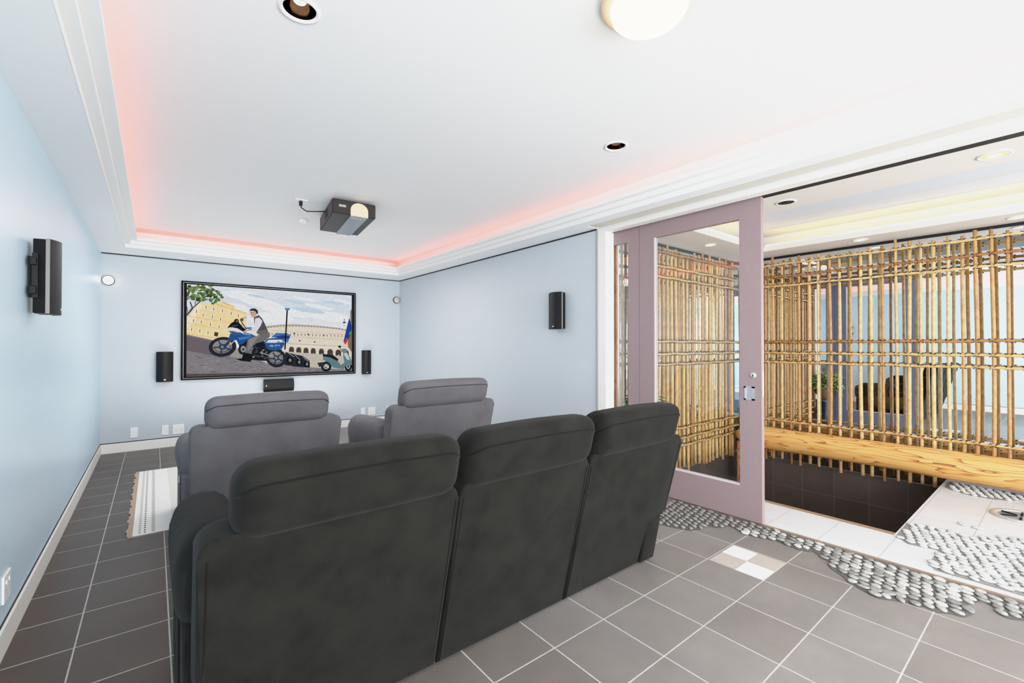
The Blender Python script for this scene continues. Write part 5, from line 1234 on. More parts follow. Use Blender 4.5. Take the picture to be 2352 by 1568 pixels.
def arm(parent, xo, xi, yr, yf, mat, pmat, side, ztop=0.70, zbox=0.46):
    """xo outer x, xi inner x"""
    a, c = min(xo, xi), max(xo, xi)
    b = bm_new(); box(b, a + 0.022, c - 0.02, yr - 0.08, yf - 0.02, 0.015, zbox, bev=0.02, seg=3); ar = link('arm', b, mat, parent, autosmooth=True)
    # vertical fabric seams on the outer side
    b = bm_new(); xx = a + 0.021 if side < 0 else c - 0.019
    for yy in (yr + 0.10, yr + 0.16): tube(b, [(xx, yy, 0.03), (xx, yy, zbox - 0.02)], 0.003, 5)
    link('seam', b, pmat, ar)
    b = bm_new(); n = 22; sec = []
    y0, y1 = yr - 0.02, yf + 0.03
    for i in range(n + 1):
        u = i / n; y = y0 + (y1 - y0) * u
        e = min(1.0, math.sin(min(u * 6, 1) * PI / 2)) * min(1.0, math.sin(min((1 - u) * 5, 1) * PI / 2)); e = max(e, 0.12)
        cz = (ztop + zbox - 0.05) / 2 - 0.03 * u; hz = (ztop - zbox + 0.09) / 2 * (0.55 + 0.45 * e); hx = (c - a) / 2 * (0.6 + 0.4 * e); cx = (a + c) / 2
        ringv = []
        for k in range(20):
            q = 2 * PI * k / 20; cs, sn = math.cos(q), math.sin(q)
            px = cx + hx * math.copysign(abs(cs) ** 0.75, cs); pz = cz + hz * math.copysign(abs(sn) ** 0.8, sn)
            px += 0.003 * math.sin(y * 60 + sn * 3) * (cs if side > 0 else -cs) 
            ringv.append(b.verts.new((px, y, pz)))
        sec.append(ringv)
    for i in range(n):
        for k in range(20): b.faces.new((sec[i][k], sec[i][(k + 1) % 20], sec[i + 1][(k + 1) % 20], sec[i + 1][k]))
    b.faces.new(sec[0]); b.faces.new(sec[-1][::-1])
    link('arm_cushion', b, mat, ar, smooth=True)
    return ar
def rear_box(parent, x0, x1, yr, mat, z1=0.305):
    b = bm_new(); box(b, x0, x1, yr - 0.005, yr + 0.2, 0.012, z1, bev=0.012, seg=3)
    for v in b.verts: v.co.y -= 0.20 * v.co.z if v.co.y < yr + 0.1 else 0
    return link('lower_side_panel', b, mat, parent, autosmooth=True)

# three-seat recliner sofa
S = thing('recliner_sofa', (1.355, 2.1, 0), 'long charcoal suede three seat recliner sofa seen from behind in the foreground', 'sofa')
YS = 1.740
b = bm_new(); back_panel(b, 0.098, 0.964, 0.845, 0.012, YS, 0.17, 0.19, 0); link('backrest', b, M['sofa'], S, autosmooth=True)
b = bm_new(); back_panel(b, 0.972, 1.742, 0.845, 0.012, YS, 0.17, 0, 0); link('backrest', b, M['sofa'], S, autosmooth=True)
b = bm_new(); back_panel(b, 1.750, 2.612, 0.845, 0.012, YS, 0.17, 0, 0.20); link('backrest', b, M['sofa'], S, autosmooth=True)
for xs_ in (0.122, 0.950, 0.986, 1.728, 1.764, 2.588):
    b = bm_new(); z0_ = 0.34 if xs_ in (0.122, 2.588) else 0.03
    tube(b, [(xs_, YS - 0.0005 - 0.244 * z, z) for z in (z0_, 0.5, 0.78)], 0.0022, 6); sm_ = link('seam', b, M['pipe_d'], [o for o in S.children if o.name.startswith('backrest')][0 if xs_ < 0.97 else (1 if xs_ < 1.745 else 2)])
headrest(S, 0.180, 0.952, 0.806, 1.052, YS, M['sofa'], M['pipe_d'])
headrest(S, 0.984, 1.738, 0.806, 1.052, YS, M['sofa'], M['pipe_d'])
headrest(S, 1.766, 2.505, 0.806, 1.052, YS, M['sofa'], M['pipe_d'])
rear_box(S, 0.10, 0.278, YS + 0.025, M['sofa']); rear_box(S, 2.425, 2.572, YS - 0.005, M['sofa'])
arm(S, 0.055, 0.30, YS + 0.12, 2.62, M['sofa'], M['pipe_d'], -1, 0.735, 0.45)
arm(S, 2.60, 2.39, YS + 0.12, 2.62, M['sofa'], M['pipe_d'], 1, 0.69, 0.45)
for xa, xb in ((0.31, 0.93), (0.99, 1.72), (1.78, 2.38)):
    cushion(S, 'seat_cushion', xa, xb, YS + 0.12, 2.62, 0.28, 0.47, M['sofa'])
    cushion(S, 'back_cushion', xa, xb, YS + 0.02, YS + 0.16, 0.47, 0.80, M['sofa'], 0.05)
    cushion(S, 'footrest', xa + 0.01, xb - 0.01, 2.60, 2.68, 0.07, 0.40, M['sofa'], 0.03, 0.0)
b = bm_new(); box(b, 0.30, 2.40, YS + 0.16, 2.60, 0.02, 0.30); link('base_frame', b, M['pipe_d'], S)

def armchair(label, x0, x1, yr, zk=1.0):
    t = thing('recliner_armchair', ((x0 + x1) / 2, yr + 0.4, 0), label, 'armchair', 'grey recliner armchairs')
    zt = 0.832 * zk; w = x1 - x0; m, pm = M['chair'], M['pipe_l']
    b = bm_new(); back_panel(b, x0, x1, zt, 0.012, yr, 0.16, 0.178, 0.178, 0.318); link('backrest', b, m, t, autosmooth=True)
    headrest(t, x0 + 0.083, x1 - 0.105, zt - 0.035, 1.035 * zk, yr, m, pm)
    rear_box(t, x0 - 0.012, x0 + 0.166, yr + 0.01, m, 0.312); rear_box(t, x1 - 0.166, x1 + 0.012, yr + 0.01, m, 0.312)
    ar = arm(t, x0 - 0.055, x0 + 0.16, yr + 0.12, yr + 0.86, m, pm, -1, 0.665 * zk, 0.45)
    b = bm_new(); box(b, x0 - 0.039, x0 - 0.033, yr + 0.42, yr + 0.455, 0.315, 0.37, bev=0.004); link('recline_button', b, M['white'], ar)
    arm(t, x1 + 0.055, x1 - 0.16, yr + 0.12, yr + 0.86, m, pm, 1, 0.665 * zk, 0.45)
    cushion(t, 'seat_cushion', x0 + 0.17, x1 - 0.17, yr + 0.10, yr + 0.86, 0.28, 0.47, m)
    cushion(t, 'back_cushion', x0 + 0.17, x1 - 0.17, yr + 0.0, yr + 0.14, 0.47, 0.80 * zk, m, 0.05)
    cushion(t, 'footrest', x0 + 0.17, x1 - 0.17, yr + 0.85, yr + 0.92, 0.07, 0.40, m, 0.03, 0.0)
    b = bm_new(); box(b, x0 + 0.16, x1 - 0.16, yr + 0.14, yr + 0.85, 0.02, 0.30); link('base_frame', b, pm, t)
    return t
armchair('grey suede recliner armchair standing nearer the left wall, on the rug', 0.198, 1.219, 3.98, 1.0)
armchair('grey suede recliner armchair standing nearer the right wall, power button on its side', 1.618, 2.712, 3.880, 1.042)

# ------------------------------------------------------------------ rug
t = NT('cream_woven_rug'); v = t.obco(); sp = t.n('ShaderNodeSeparateXYZ'); t.l(v, sp.inputs[0]); X_, Y_ = sp.outputs[0], sp.outputs[1]
col = t.mix(t.noise(60, 3, v), lin((238, 234, 226)), lin((250, 248, 244)))
tex = t.n('ShaderNodeTexWave'); tex.inputs['Scale'].default_value = 22; tex.inputs['Distortion'].default_value = 6; t.l(v, tex.inputs['Vector'])
inner = t.math('GREATER_THAN', X_, 0.125); col = t.mix(t.math('MULTIPLY', inner, 0.8), col, t.mix(tex.outputs['Fac'], lin((206, 198, 184)), lin((240, 236, 228))))
def dashes(x, w, per, duty, colr, col):
    mx = t.math('LESS_THAN', t.math('ABSOLUTE', t.math('SUBTRACT', X_, x)), w)
    my = t.math('LESS_THAN', t.math('FRACT', t.math('MULTIPLY', Y_, per)), duty)
    return t.mix(t.math('MULTIPLY', mx, my), col, lin(colr))
col = dashes(-0.075, 0.009, 22, 0.4, (150, 138, 120), col); col = dashes(-0.045, 0.006, 19, 0.45, (92, 78, 70), col); col = dashes(0.005, 0.011, 26, 0.45, (140, 120, 104), col)
t.bsdf(col, 0.95, 0, t.noise(200, 2, v), 0.003, 0.1); M['rug'] = t.m
M['rugedge'] = simple('brown_rug_fringe', (176, 150, 130), 0.95, var=0.2, scale=40)
rg = thing('area_rug', (1.2, 5.35, 0), 'cream woven rug with brown dotted border lying under the armchairs', 'rug')
b = bm_new(); box(b, -0.115, 2.75, 4.30, 6.42, 0.001, 0.011); link('pile', b, M['rug'], rg)
b = bm_new(); P = []
n = 60
for i in range(n + 1):
    y = 4.29 + (6.43 - 4.29) * i / n; P.append((-0.140 - 0.014 * abs(math.sin(i * 0.42)) - 0.006 * math.sin(i * 1.9), y))
P += [(-0.112, 6.43), (-0.112, 4.29)]
prism(b, P, 'z', 0.001, 0.010); link('scalloped_border', b, M['rugedge'], rg)

# floor inlay of four small marble tiles
io = [(2.845, 1.163), (3.015, 1.163), (2.845, 1.330), (3.015, 1.330)]
for i, (x, y) in enumerate(io):
    b = bm_new(); box(b, x + 0.001, x + 0.166, y + 0.001, y + 0.164, -0.004, 0.0016)
    white = i in (0, 3)
    o = link('inlay_tile', b, M['inl_w'] if white else M['inl_b'])
    tag(o, 'small square floor tile, %s' % ['white marble, sofa side of the four tile inlay', 'brown marble, near side of the four tile inlay', 'brown marble, far side of the four tile inlay', 'white marble, doorway side of the four tile inlay'][i], 'floor tile', 'four tile marble inlay')

# ------------------------------------------------------------------ pebbles
PEB = []
for s in range(6):
    rn = random.Random(40 + s); b = bm_new(); bmesh.ops.create_icosphere(b, subdivisions=2, radius=1.0)
    ex = rn.uniform(0.85, 1.12); 
    for v in b.verts:
        q = v.co.copy(); w = 1 + 0.10 * math.sin(q.x * 2.3 + s) + 0.08 * math.sin(q.y * 3.1 + s * 2)
        v.co = Vector((q.x * 0.0375 * ex * w, q.y * 0.0242 * w, q.z * 0.0095))
    for f in b.faces: f.smooth = True
    me = bpy.data.meshes.new('pebble'); b.to_mesh(me); b.free(); PEB.append(me)
PEBD = PEB; PEBL = []
for me in PEB:
    m2 = me.copy(); m2.materials.append(M['stone_l']); PEBL.append(m2)
for me in PEBD: me.materials.append(M['stone_d'])
def inside(p, poly):
    x, y = p; c = False; n = len(poly); j = n - 1
    for i in range(n):
        xi, yi = poly[i]; xj, yj = poly[j]
        if (yi > y) != (yj > y) and x < (xj - xi) * (y - yi) / (yj - yi) + xi: c = not c
        j = i
    return c
strip = [(3.10, 2.25), (3.06, 2.10), (3.112, 2.01), (3.125, 1.922), (3.174, 1.808), (3.258, 1.779), (3.358, 1.794), (3.38, 1.718), (3.50, 1.664), (3.427, 1.516), (3.495, 1.359), (3.471, 1.248), (3.45, 1.172), (3.499, 1.103), (3.435, 1.012), (3.33, 0.964), (3.261, 0.871), (3.207, 0.834), (3.168, 0.757), (3.138, 0.679), (3.204, 0.578), (3.225, 0.504), (3.213, 0.459), (3.256, 0.399), (3.262, 0.359), (3.339, 0.333), (3.396, 0.35), (3.417, 0.37), (3.548, 0.323), (3.514, 0.256), (3.438, 0.245), (3.427, 0.211), (3.465, 0.164), (3.45, -0.1), (3.70, -0.1), (3.70, 2.25)]
bath = [(4.265, 0.82), (4.637, 0.825), (4.693, 0.749), (4.68, 0.57), (4.635, 0.482), (4.815, 0.339), (4.911, 0.229), (4.9, -0.1), (3.80, -0.1), (3.802, 0.179), (3.809, 0.365), (3.804, 0.486), (3.81, 0.55), (3.941, 0.585), (4.191, 0.581), (4.179, 0.667), (4.159, 0.731)]
patch3 = [(6.10, 0.80), (6.38, 0.80), (6.38, -0.1), (6.15, -0.1), (6.192, 0.286), (6.039, 0.356), (5.974, 0.487), (5.961, 0.607), (6.007, 0.686)]
peb = []
for nm, poly, dens, ang in (('s', strip, 1.0, 1.05), ('b', bath, 1.0, 1.2), ('p', patch3, 1.0, 1.2)):
    xs = [p[0] for p in poly]; ys = [p[1] for p in poly]; rn = random.Random(len(poly))
    ca, sa = math.cos(ang), math.sin(ang); du, dv = 0.071, 0.044
    cx, cy = (min(xs) + max(xs)) / 2, (min(ys) + max(ys)) / 2
    for i in range(-60, 61):
        for j in range(-60, 61):
            u = (i + (0.5 if j % 2 else 0)) * du + rn.uniform(-0.007, 0.007); w = j * dv + rn.uniform(-0.004, 0.004)
            x = cx + u * ca - w * sa; y = cy + u * sa + w * ca
            if not inside((x, y), poly): continue
            if nm == 's' and x > 3.672: continue
            if nm == 'b' and (x < 3.83 ): continue
            if nm == 'p' and (x > 6.36): continue
            if nm == 'p' and y > 0.76: continue
            if nm == 'b' and x > 4.28 and y > 0.80: continue
            peb.append((nm, x, y, ang + rn.uniform(-0.45, 0.45), rn.uniform(0.76, 1.04)))
for i, (x, y, a) in enumerate(((4.943, 0.545, 0.9), (4.925, 0.465, 1.2))): peb.append(('two', x, y, a, 1.0))
def dist(p): return math.hypot(p[1], p[2])
def depth(p): return 0.624 * p[1] + 0.781 * p[2]
main = [p for p in peb if p[0] != 'two']; main.sort(key=lambda p: (depth(p) if p[2] > 0.12 * p[1] / 3.4 - 0.0 else 99))
rest = [p for p in main[298:] if all(math.hypot(p[1] - m[1], p[2] - m[2]) > 0.047 for m in main[:298])]; main = main[:298] + [p for p in peb if p[0] == 'two']
LB = {'s': 'grey river pebble set in the wavy dark strip along the door threshold', 'b': 'pale river pebble set in the broad white patch beside the sunken bath', 'p': 'river pebble set in the small patch beneath the log rail', 'two': 'pale pebble of the lone pair lying on the white tiles by the drain'}
GR = {'s': 'pebbles of the threshold strip', 'b': 'pebbles of the bath patch', 'p': 'pebbles under the log rail', 'two': 'lone pair of pebbles by the drain'}
for nm, x, y, a, s in main:
    me = (PEBD if nm == 's' else PEBL)[random.randrange(6)]
    o = bpy.data.objects.new('pebble', me); COL.objects.link(o); o.location = (x, y, 0.0085); o.rotation_euler = (random.uniform(-0.10, 0.10), random.uniform(-0.06, 0.10), a); o.scale = (s, s, 1)
    tag(o, LB[nm], 'pebble', GR[nm])
bd, bl = bm_new(), bm_new()
for nm, x, y, a, s in rest:
    me = PEB[random.randrange(6)]; tmp = bmesh.new(); tmp.from_mesh(me); tmp.transform(Matrix.Translation((x, y, 0.0085)) @ Matrix.Rotation(a, 4, 'Z') @ Matrix.Diagonal((s * 0.82, s * 0.82, 1, 1)))
    m2 = bpy.data.meshes.new('t'); tmp.to_mesh(m2); tmp.free(); (bd if nm == 's' else bl).from_mesh(m2); bpy.data.meshes.remove(m2)
for bb, m, lab in ((bd, M['stone_d'], 'remaining grey pebbles of the threshold strip'), (bl, M['stone_l'], 'remaining pale pebbles of the bath floor patches')):
    if len(bb.verts): tag(link('pebbles', bb, m, smooth=True), lab, 'pebbles', None, 'stuff')
    else: bb.free()
for poly, m in ((strip, M['bed']), (bath, M['bed_l']), (patch3, M['bed_l'])):
    b = bm_new(); vs = [b.verts.new((x, y, 0.003)) for x, y in poly]; b.faces.new(vs)
    o = link('trim_pebble_bed', b, m); o['kind'] = 'structure'
    if m is M['bed']: o.data.materials[0] = m

# round floor drain
t = thing('floor_drain', (5.53, 0.27, 0), 'round metal floor drain ring set in the pale tiles', 'drain')
b = bm_new(); lathe(b, [(0.135, 0.0), (0.135, 0.010), (0.15, 0.014), (0.178, 0.012), (0.185, 0.0)], (5.53, 0.27, 0), 'z', 40); link('drain_ring', b, M['chrome'], t)
b = bm_new(); lathe(b, [(0.0, 0.002), (0.134, 0.002), (0.134, 0.004), (0.0, 0.004)], (5.53, 0.27, 0), 'z', 32); link('drain_plate', b, M['silver'], t)
b = bm_new()
for i in range(6):
    a = i * PI / 3; tube(b, [(5.53 + 0.03 * math.cos(a), 0.27 + 0.03 * math.sin(a), 0.006), (5.53 + 0.13 * math.cos(a), 0.27 + 0.13 * math.sin(a), 0.006)], 0.008, 6)
link('drain_spokes', b, M['blackmt'], t)

# ------------------------------------------------------------------ projection screen
t = thing('projection_screen', (1.51, YB, 1.6), 'wide black framed screen on the back wall showing a rider on a blue motorcycle', 'screen')
sx0, sx1, sz0, sz1 = 0.297, 2.738, 0.913, 2.310
b = bm_new(); fw = 0.062; y0_, y1_ = YB - 0.05, YB - 0.012
for (a, c, d, e) in ((sx0, sx1, sz0, sz0 + fw * 0.7), (sx0, sx1, sz1 - fw * 0.7, sz1), (sx0, sx0 + fw, sz0 + fw * 0.7, sz1 - fw * 0.7), (sx1 - fw, sx1, sz0 + fw * 0.7, sz1 - fw * 0.7)):
    box(b, a, c, y0_, y1_, d, e, bev=0.004, seg=1)
fr = link('frame', b, M['frame'], t)
b = bm_new(); q = 0.022; yy = y0_ - 0.003
box(b, sx0 + q, sx1 - q, yy, yy + 0.004, sz0 + q, sz0 + q + 0.004); box(b, sx0 + q, sx1 - q, yy, yy + 0.004, sz1 - q - 0.004, sz1 - q); box(b, sx0 + q, sx0 + q + 0.004, yy, yy + 0.004, sz0 + q, sz1 - q); box(b, sx1 - q - 0.004, sx1 - q, yy, yy + 0.004, sz0 + q, sz1 - q)
link('silver_line', b, M['silver'], fr)
b = bm_new(); box(b, sx0 + 0.02, sx1 - 0.02, YB - 0.012, YB - 0.004, sz0 + 0.02, sz1 - 0.02); link('backing_panel', b, M['blackmt'], t)
b = bm_new(); cl = b.loops.layers.color.new('Col')
cxm, czm = (sx0 + sx1) / 2, (sz0 + sz1) / 2
px0, px1, pz0, pz1 = sx0 + fw - 0.004, sx1 - fw + 0.004, sz0 + fw * 0.7 - 0.004, sz1 - fw * 0.7 + 0.004
def clampp(x, z): return (min(max(x, px0), px1), min(max(z, pz0), pz1))
def addpoly(colr, pts, k):
    c = [q / 255.0 for q in colr]; vs = [b.verts.new((x, YB - 0.013 - 0.00005 * k, z)) for x, z in pts]
    try: f = b.faces.new(vs)
    except Exception: return
    for l_ in f.loops: l_[cl] = (c[0], c[1], c[2], 1)
addpoly((250, 250, 252), [(px0, pz0), (px1, pz0), (px1, pz1), (px0, pz1)], 0)
for k, (c, pts) in enumerate(PICTURE):
    pp = [clampp(pts[i] / 10000.0, pts[i + 1] / 10000.0) for i in range(0, len(pts), 2)]
    ded = []
    for p_ in pp:
        if not ded or abs(ded[-1][0] - p_[0]) + abs(ded[-1][1] - p_[1]) > 1e-4: ded.append(p_)
    if len(ded) > 2: addpoly(c, ded, k + 1)
bmesh.ops.triangulate(b, faces=b.faces, quad_method='BEAUTY', ngon_method='EAR_CLIP')
me = bpy.data.meshes.new('picture'); b.to_mesh(me); b.free(); me.materials.append(M['pic'])
o = bpy.data.objects.new('picture', me); COL.objects.link(o); attach(o, t)

# ------------------------------------------------------------------ speakers
def speaker_profile(w, d):
    """plan outline: flat back at 0, bowed front at d; local u across, v outwards"""
    P = [(-w / 2 + 0.02, 0), (w / 2 - 0.02, 0), (w / 2, d * 0.35)]
    for i in range(1, 12):
        a = i / 12; u = w / 2 - w * a; P.append((u, d * 0.55 + d * 0.45 * math.sin(PI * a)))
    P += [(-w / 2, d * 0.35)]
    return P
def speaker(loc, label, face, horiz=False, bracket=True, w=0.205, h=0.41, d=0.10, group='black wall speakers'):
    t = thing('wall_speaker', loc, label, 'speaker', group)
    X, Y, Z = loc; g = 0.025 if bracket else 0.004
    def tr(bm):
        for v in bm.verts:
            u, o_, z = v.co
            if horiz: u, z = z, u
            o_ += g
            if face == 'back': v.co = Vector((X + u, Y - o_, Z + z))
            elif face == 'left': v.co = Vector((X + o_, Y + u, Z + z))
            else: v.co = Vector((X - o_, Y - u, Z + z))
    b = bm_new(); P = [(-w / 2 + 0.012, 0.0), (w / 2 - 0.012, 0.0), (w / 2, d * 0.52), (-w / 2, d * 0.52)]; prism(b, P, 'z', -h / 2 + 0.004, h / 2 - 0.004, bev=0.004, seg=2); tr(b); link('cabinet', b, M['blackmt'], t)
    b = bm_new(); P = [(-w / 2, d * 0.52)] + [(w / 2, d * 0.52)] + [(w / 2 - w * i / 14, d * 0.60 + d * 0.40 * math.sin(PI * i / 14)) for i in range(15)]
    prism(b, P, 'z', -h / 2, h / 2, bev=0.003, seg=1); tr(b); gr = link('grille', b, M['grille'], t)
    b = bm_new()
    for s in (-1, 1): box(b, s * w / 2 - 0.003, s * w / 2 + 0.002, d * 0.50, d * 0.66, -h / 2 + 0.003, h / 2 - 0.003)
    if bracket: tr(b); link('silver_edge', b, M['silver_e'], t)
    else: b.free()
    b = bm_new(); box(b, -0.011, 0.011, d * 0.998, d * 1.012, -h / 2 + 0.025, -h / 2 + 0.037)
    tr(b); link('badge', b, M['chrome'], gr)
    if bracket:
        b = bm_new(); box(b, -0.05, 0.05, -g, -g + 0.008, -0.11, 0.11); box(b, -w / 2 - 0.012, -w / 2 + 0.006, 0.0, 0.022, -0.12, 0.12)
        tr(b); br = link('wall_bracket', b, M['blackmt'], t)
        for z in (-0.08, 0.075):
            b = bm_new(); box(b, -w / 2 - 0.035, -w / 2 - 0.008, -0.008, 0.018, z - 0.022, z + 0.022, bev=0.004); tr(b); link('clamp_knob', b, M['blackmt'], br)
    return t
speaker((XL, 3.575, 1.776), 'black curved wall speaker on a bracket, high on the left wall', 'left')
speaker((XR, 3.585, 1.785), 'black curved wall speaker high on the right wall beside the doorway', 'right')
speaker((0.119, YB, 1.109), 'upright black wall speaker just left of the projection screen', 'back', bracket=False, w=0.186, h=0.412)
speaker((2.925, YB, 1.107), 'upright black wall speaker just right of the projection screen', 'back', bracket=False, w=0.160, h=0.42)
speaker((1.532, YB, 0.782), 'horizontal black centre speaker mounted under the projection screen', 'back', horiz=True, bracket=False, w=0.198, h=0.425)

# ------------------------------------------------------------------ wall plates
def plate(loc, w, h, label, kind, face='back'):
    t = thing('power_outlet' if kind else 'wall_plate', loc, label, 'outlet' if kind else 'wall plate')
    X, Y, Z = loc
    def tr(bm):
        for v in bm.verts:
            u, o_, z = v.co
            v.co = Vector((X + u, Y - o_, Z + z)) if face == 'back' else Vector((X + o_, Y + u, Z + z))
    b = bm_new(); box(b, -w / 2, w / 2, 0.0, 0.009, -h / 2, h / 2, bev=0.003, seg=2); tr(b); link('face_plate', b, M['white'], t)
    if kind:
        b = bm_new(); n = kind
        for i in range(n):
            u = (i - (n - 1) / 2) * (0.052 if face == 'back' else 0.05)
            for du, dz, r in ((-0.008, -0.006, 0), (0.008, -0.006, 0), (0, -0.026, 0)):
                box(b, u + du - 0.0016, u + du + 0.0016, 0.009, 0.0102, dz - 0.005, dz + 0.005)
        tr(b); link('socket_slots', b, M['greyslot'], t)
        b = bm_new()
        for i in range(n):
            u = (i - (n - 1) / 2) * 0.052; box(b, u - 0.005, u + 0.005, 0.009, 0.012, 0.018, 0.034)
        tr(b); link('rocker_switches', b, M['white'], t)
    return t
plate((-0.199, YB, 0.241), 0.078, 0.135, 'single blank white wall plate nearest the left corner of the back wall', 0)
plate((0.128, YB, 0.236), 0.074, 0.135, 'blank white wall plate directly left of the double socket beside the nearer grey armchair', 0)
plate((0.275, YB, 0.231), 0.130, 0.135, 'white double power socket on the back wall, left of the nearer grey armchair', 2)
plate((2.885, YB, 0.238), 0.074, 0.135, 'blank white wall plate just left of the double socket between the two armchairs', 0)
plate((3.043, YB, 0.235), 0.130, 0.135, 'white double power socket on the back wall between the two armchairs', 2)
plate((3.361, YB, 0.231), 0.078, 0.135, 'single blank white wall plate nearest the right corner of the back wall', 0)
plate((XL, 3.11, 0.28), 0.125, 0.125, 'white double power socket low on the left wall beside the sofa', 2, 'left')

# round wall lamps
def wall_lamp(x, z, m, label):
    t = thing('round_wall_lamp', (x, YB, z), label, 'wall lamp')
    b = bm_new(); lathe(b, [(0.0, 0.0), (0.064, 0.0), (0.064, -0.020), (0.058, -0.026), (0.0, -0.026)], (x, YB, z), 'y', 32); link('bezel', b, M['blackmt'], t)
    b = bm_new(); lathe(b, [(0.0, -0.024), (0.059, -0.024), (0.050, -0.036), (0.0, -0.042)], (x, YB, z), 'y', 32); link('lens', b, m, t)
wall_lamp(-0.466, 2.245, M['lampglow'], 'lit round white wall lamp high in the left corner of the back wall')
wall_lamp(3.505, 2.240, M['greydisc'], 'unlit grey round wall lamp high in the right corner of the back wall')
b = bm_new(); box(b, 0.24, 0.33, 7.63, 7.69, ZS - 0.006, ZS); tag(link('ceiling_vent', b, M['white']), 'tiny flat white vent in the soffit above the left end of the screen', 'vent')

# ------------------------------------------------------------------ ceiling lights
def downlight(x, y, z, label, r=0.078, glow='bulb', tone='reflector', group=None):
    t = thing('recessed_downlight', (x, y, z), label, 'downlight', group)
    b = bm_new(); n = 36
    prof = [(r, 0.0), (r, -0.006), (r * 0.84, -0.007), (r * 0.80, -0.001)]
    rings = [[b.verts.new((x + q * math.cos(2 * PI * k / n), y + q * math.sin(2 * PI * k / n), z + h)) for k in range(n)] for q, h in prof]
    for i in range(3):
        for k in range(n): b.faces.new((rings[i][k], rings[i][(k + 1) % n], rings[i + 1][(k + 1) % n], rings[i + 1][k]))
    link('trim_ring', b, M['white'], t, smooth=True)
    b = bm_new(); prof = [(r * 0.81, -0.0045), (r * 0.80, -0.004), (r * 0.62, -0.0035), (r * 0.45, -0.003)]
    rings = [[b.verts.new((x + q * math.cos(2 * PI * k / n), y + q * math.sin(2 * PI * k / n), z + h)) for k in range(n)] for q, h in prof]
    for i in range(3):
        for k in range(n): b.faces.new((rings[i][k], rings[i][(k + 1) % n], rings[i + 1][(k + 1) % n], rings[i + 1][k]))
    b.faces.new(rings[-1]); link('reflector', b, M[tone], t)
    b = bm_new(); lathe(b, [(0.0, -0.0046), (r * 0.46, -0.0046), (r * 0.46, -0.0052), (0.0, -0.006)], (x, y, z), 'z', 24); link('bulb', b, M[glow], t)
    return t
# real recessed cans: holes are cut through the theatre ceiling
def can_light(x, y, z, label, r=0.082, depth=0.085):
    t = thing('recessed_downlight', (x, y, z), label, 'downlight', 'theatre ceiling downlights')
    n = 40
    def rings(prof, name, m):
        b = bm_new(); R_ = [[b.verts.new((x + q * math.cos(2 * PI * k / n), y + q * math.sin(2 * PI * k / n), z + h)) for k in range(n)] for q, h in prof]
        for i in range(len(prof) - 1):
            for k in range(n): b.faces.new((R_[i][k], R_[i][(k + 1) % n], R_[i + 1][(k + 1) % n], R_[i + 1][k]))
        if prof[-1][0] < r * 0.5: b.faces.new(R_[-1])
        return link(name, b, m, t, smooth=True)
    rings([(r * 1.0, 0.0), (r * 1.0, -0.006), (r * 0.86, -0.008), (r * 0.80, 0.0), (r * 0.79, 0.01)], 'trim_ring', M['white'])
    rings([(r * 0.79, 0.002), (r * 0.70, 0.035), (r * 0.60, depth)], 'reflector', M['reflector'])
    rings([(r * 0.60, depth), (r * 0.45, depth + 0.001)], 'lamp_holder', M['bulb'])
    b = bm_new(); lathe(b, [(0.0, 0.03), (r * 0.30, 0.034), (r * 0.40, 0.05), (r * 0.36, depth), (0.0, depth)], (x, y, z), 'z', 24); link('bulb', b, M['bulbhot'], t, smooth=True)
    return t
CANS = [(0.481, 2.06), (2.600, 2.05)]
cut = bpy.data.objects['ceiling']
for (x, y), lab in zip(CANS, ('recessed ceiling downlight with smoked reflector at the top edge, left of the globe lamp', 'small recessed ceiling downlight with smoked reflector, nearer the doorway')):
    can_light(x, y, ZC, lab)
# cut the can openings out of the ceiling slab by building it from strips around square pockets hidden by the rings
me = cut.data; bm = bmesh.new()
hx = 0.11
xs = sorted([-0.27, 3.31] + [c[0] + s_ * hx for c in CANS for s_ in (-1, 1)])
ysl = [YR, 2.055 - hx, 2.055 + hx, 7.42]
for i in range(len(xs) - 1):
    for j in range(3):
        if j == 1 and i in (1, 3): continue
        box(bm, xs[i], xs[i + 1], ysl[j], ysl[j + 1], ZC, ZC + 0.12)
for cx_, cy_ in CANS:
    n = 40; inn, out = [], []
    for k in range(n):
        a_ = 2 * PI * k / n + PI / n; c_, s_ = math.cos(a_), math.sin(a_); m_ = max(abs(c_), abs(s_))
        inn.append(bm.verts.new((cx_ + 0.070 * c_, cy_ + 0.070 * s_, ZC)))
        out.append(bm.verts.new((cx_ + hx * c_ / m_, 2.055 + hx * s_ / m_, ZC)))
    for k in range(n): bm.faces.new((inn[k], inn[(k + 1) % n], out[(k + 1) % n], out[k]))
    for sx_ in (-1, 1):
        for sy_ in (-1, 1):      # corner fillers between the octagonal steps
            c3 = bm.verts.new((cx_ + sx_ * hx, 2.055 + sy_ * hx, ZC))
            q_ = sorted(out, key=lambda v: (v.co - c3.co).length)[:2]; bm.faces.new((c3, q_[0], q_[1]))
bmesh.ops.recalc_face_normals(bm, faces=bm.faces)
bm.to_mesh(me); bm.free()

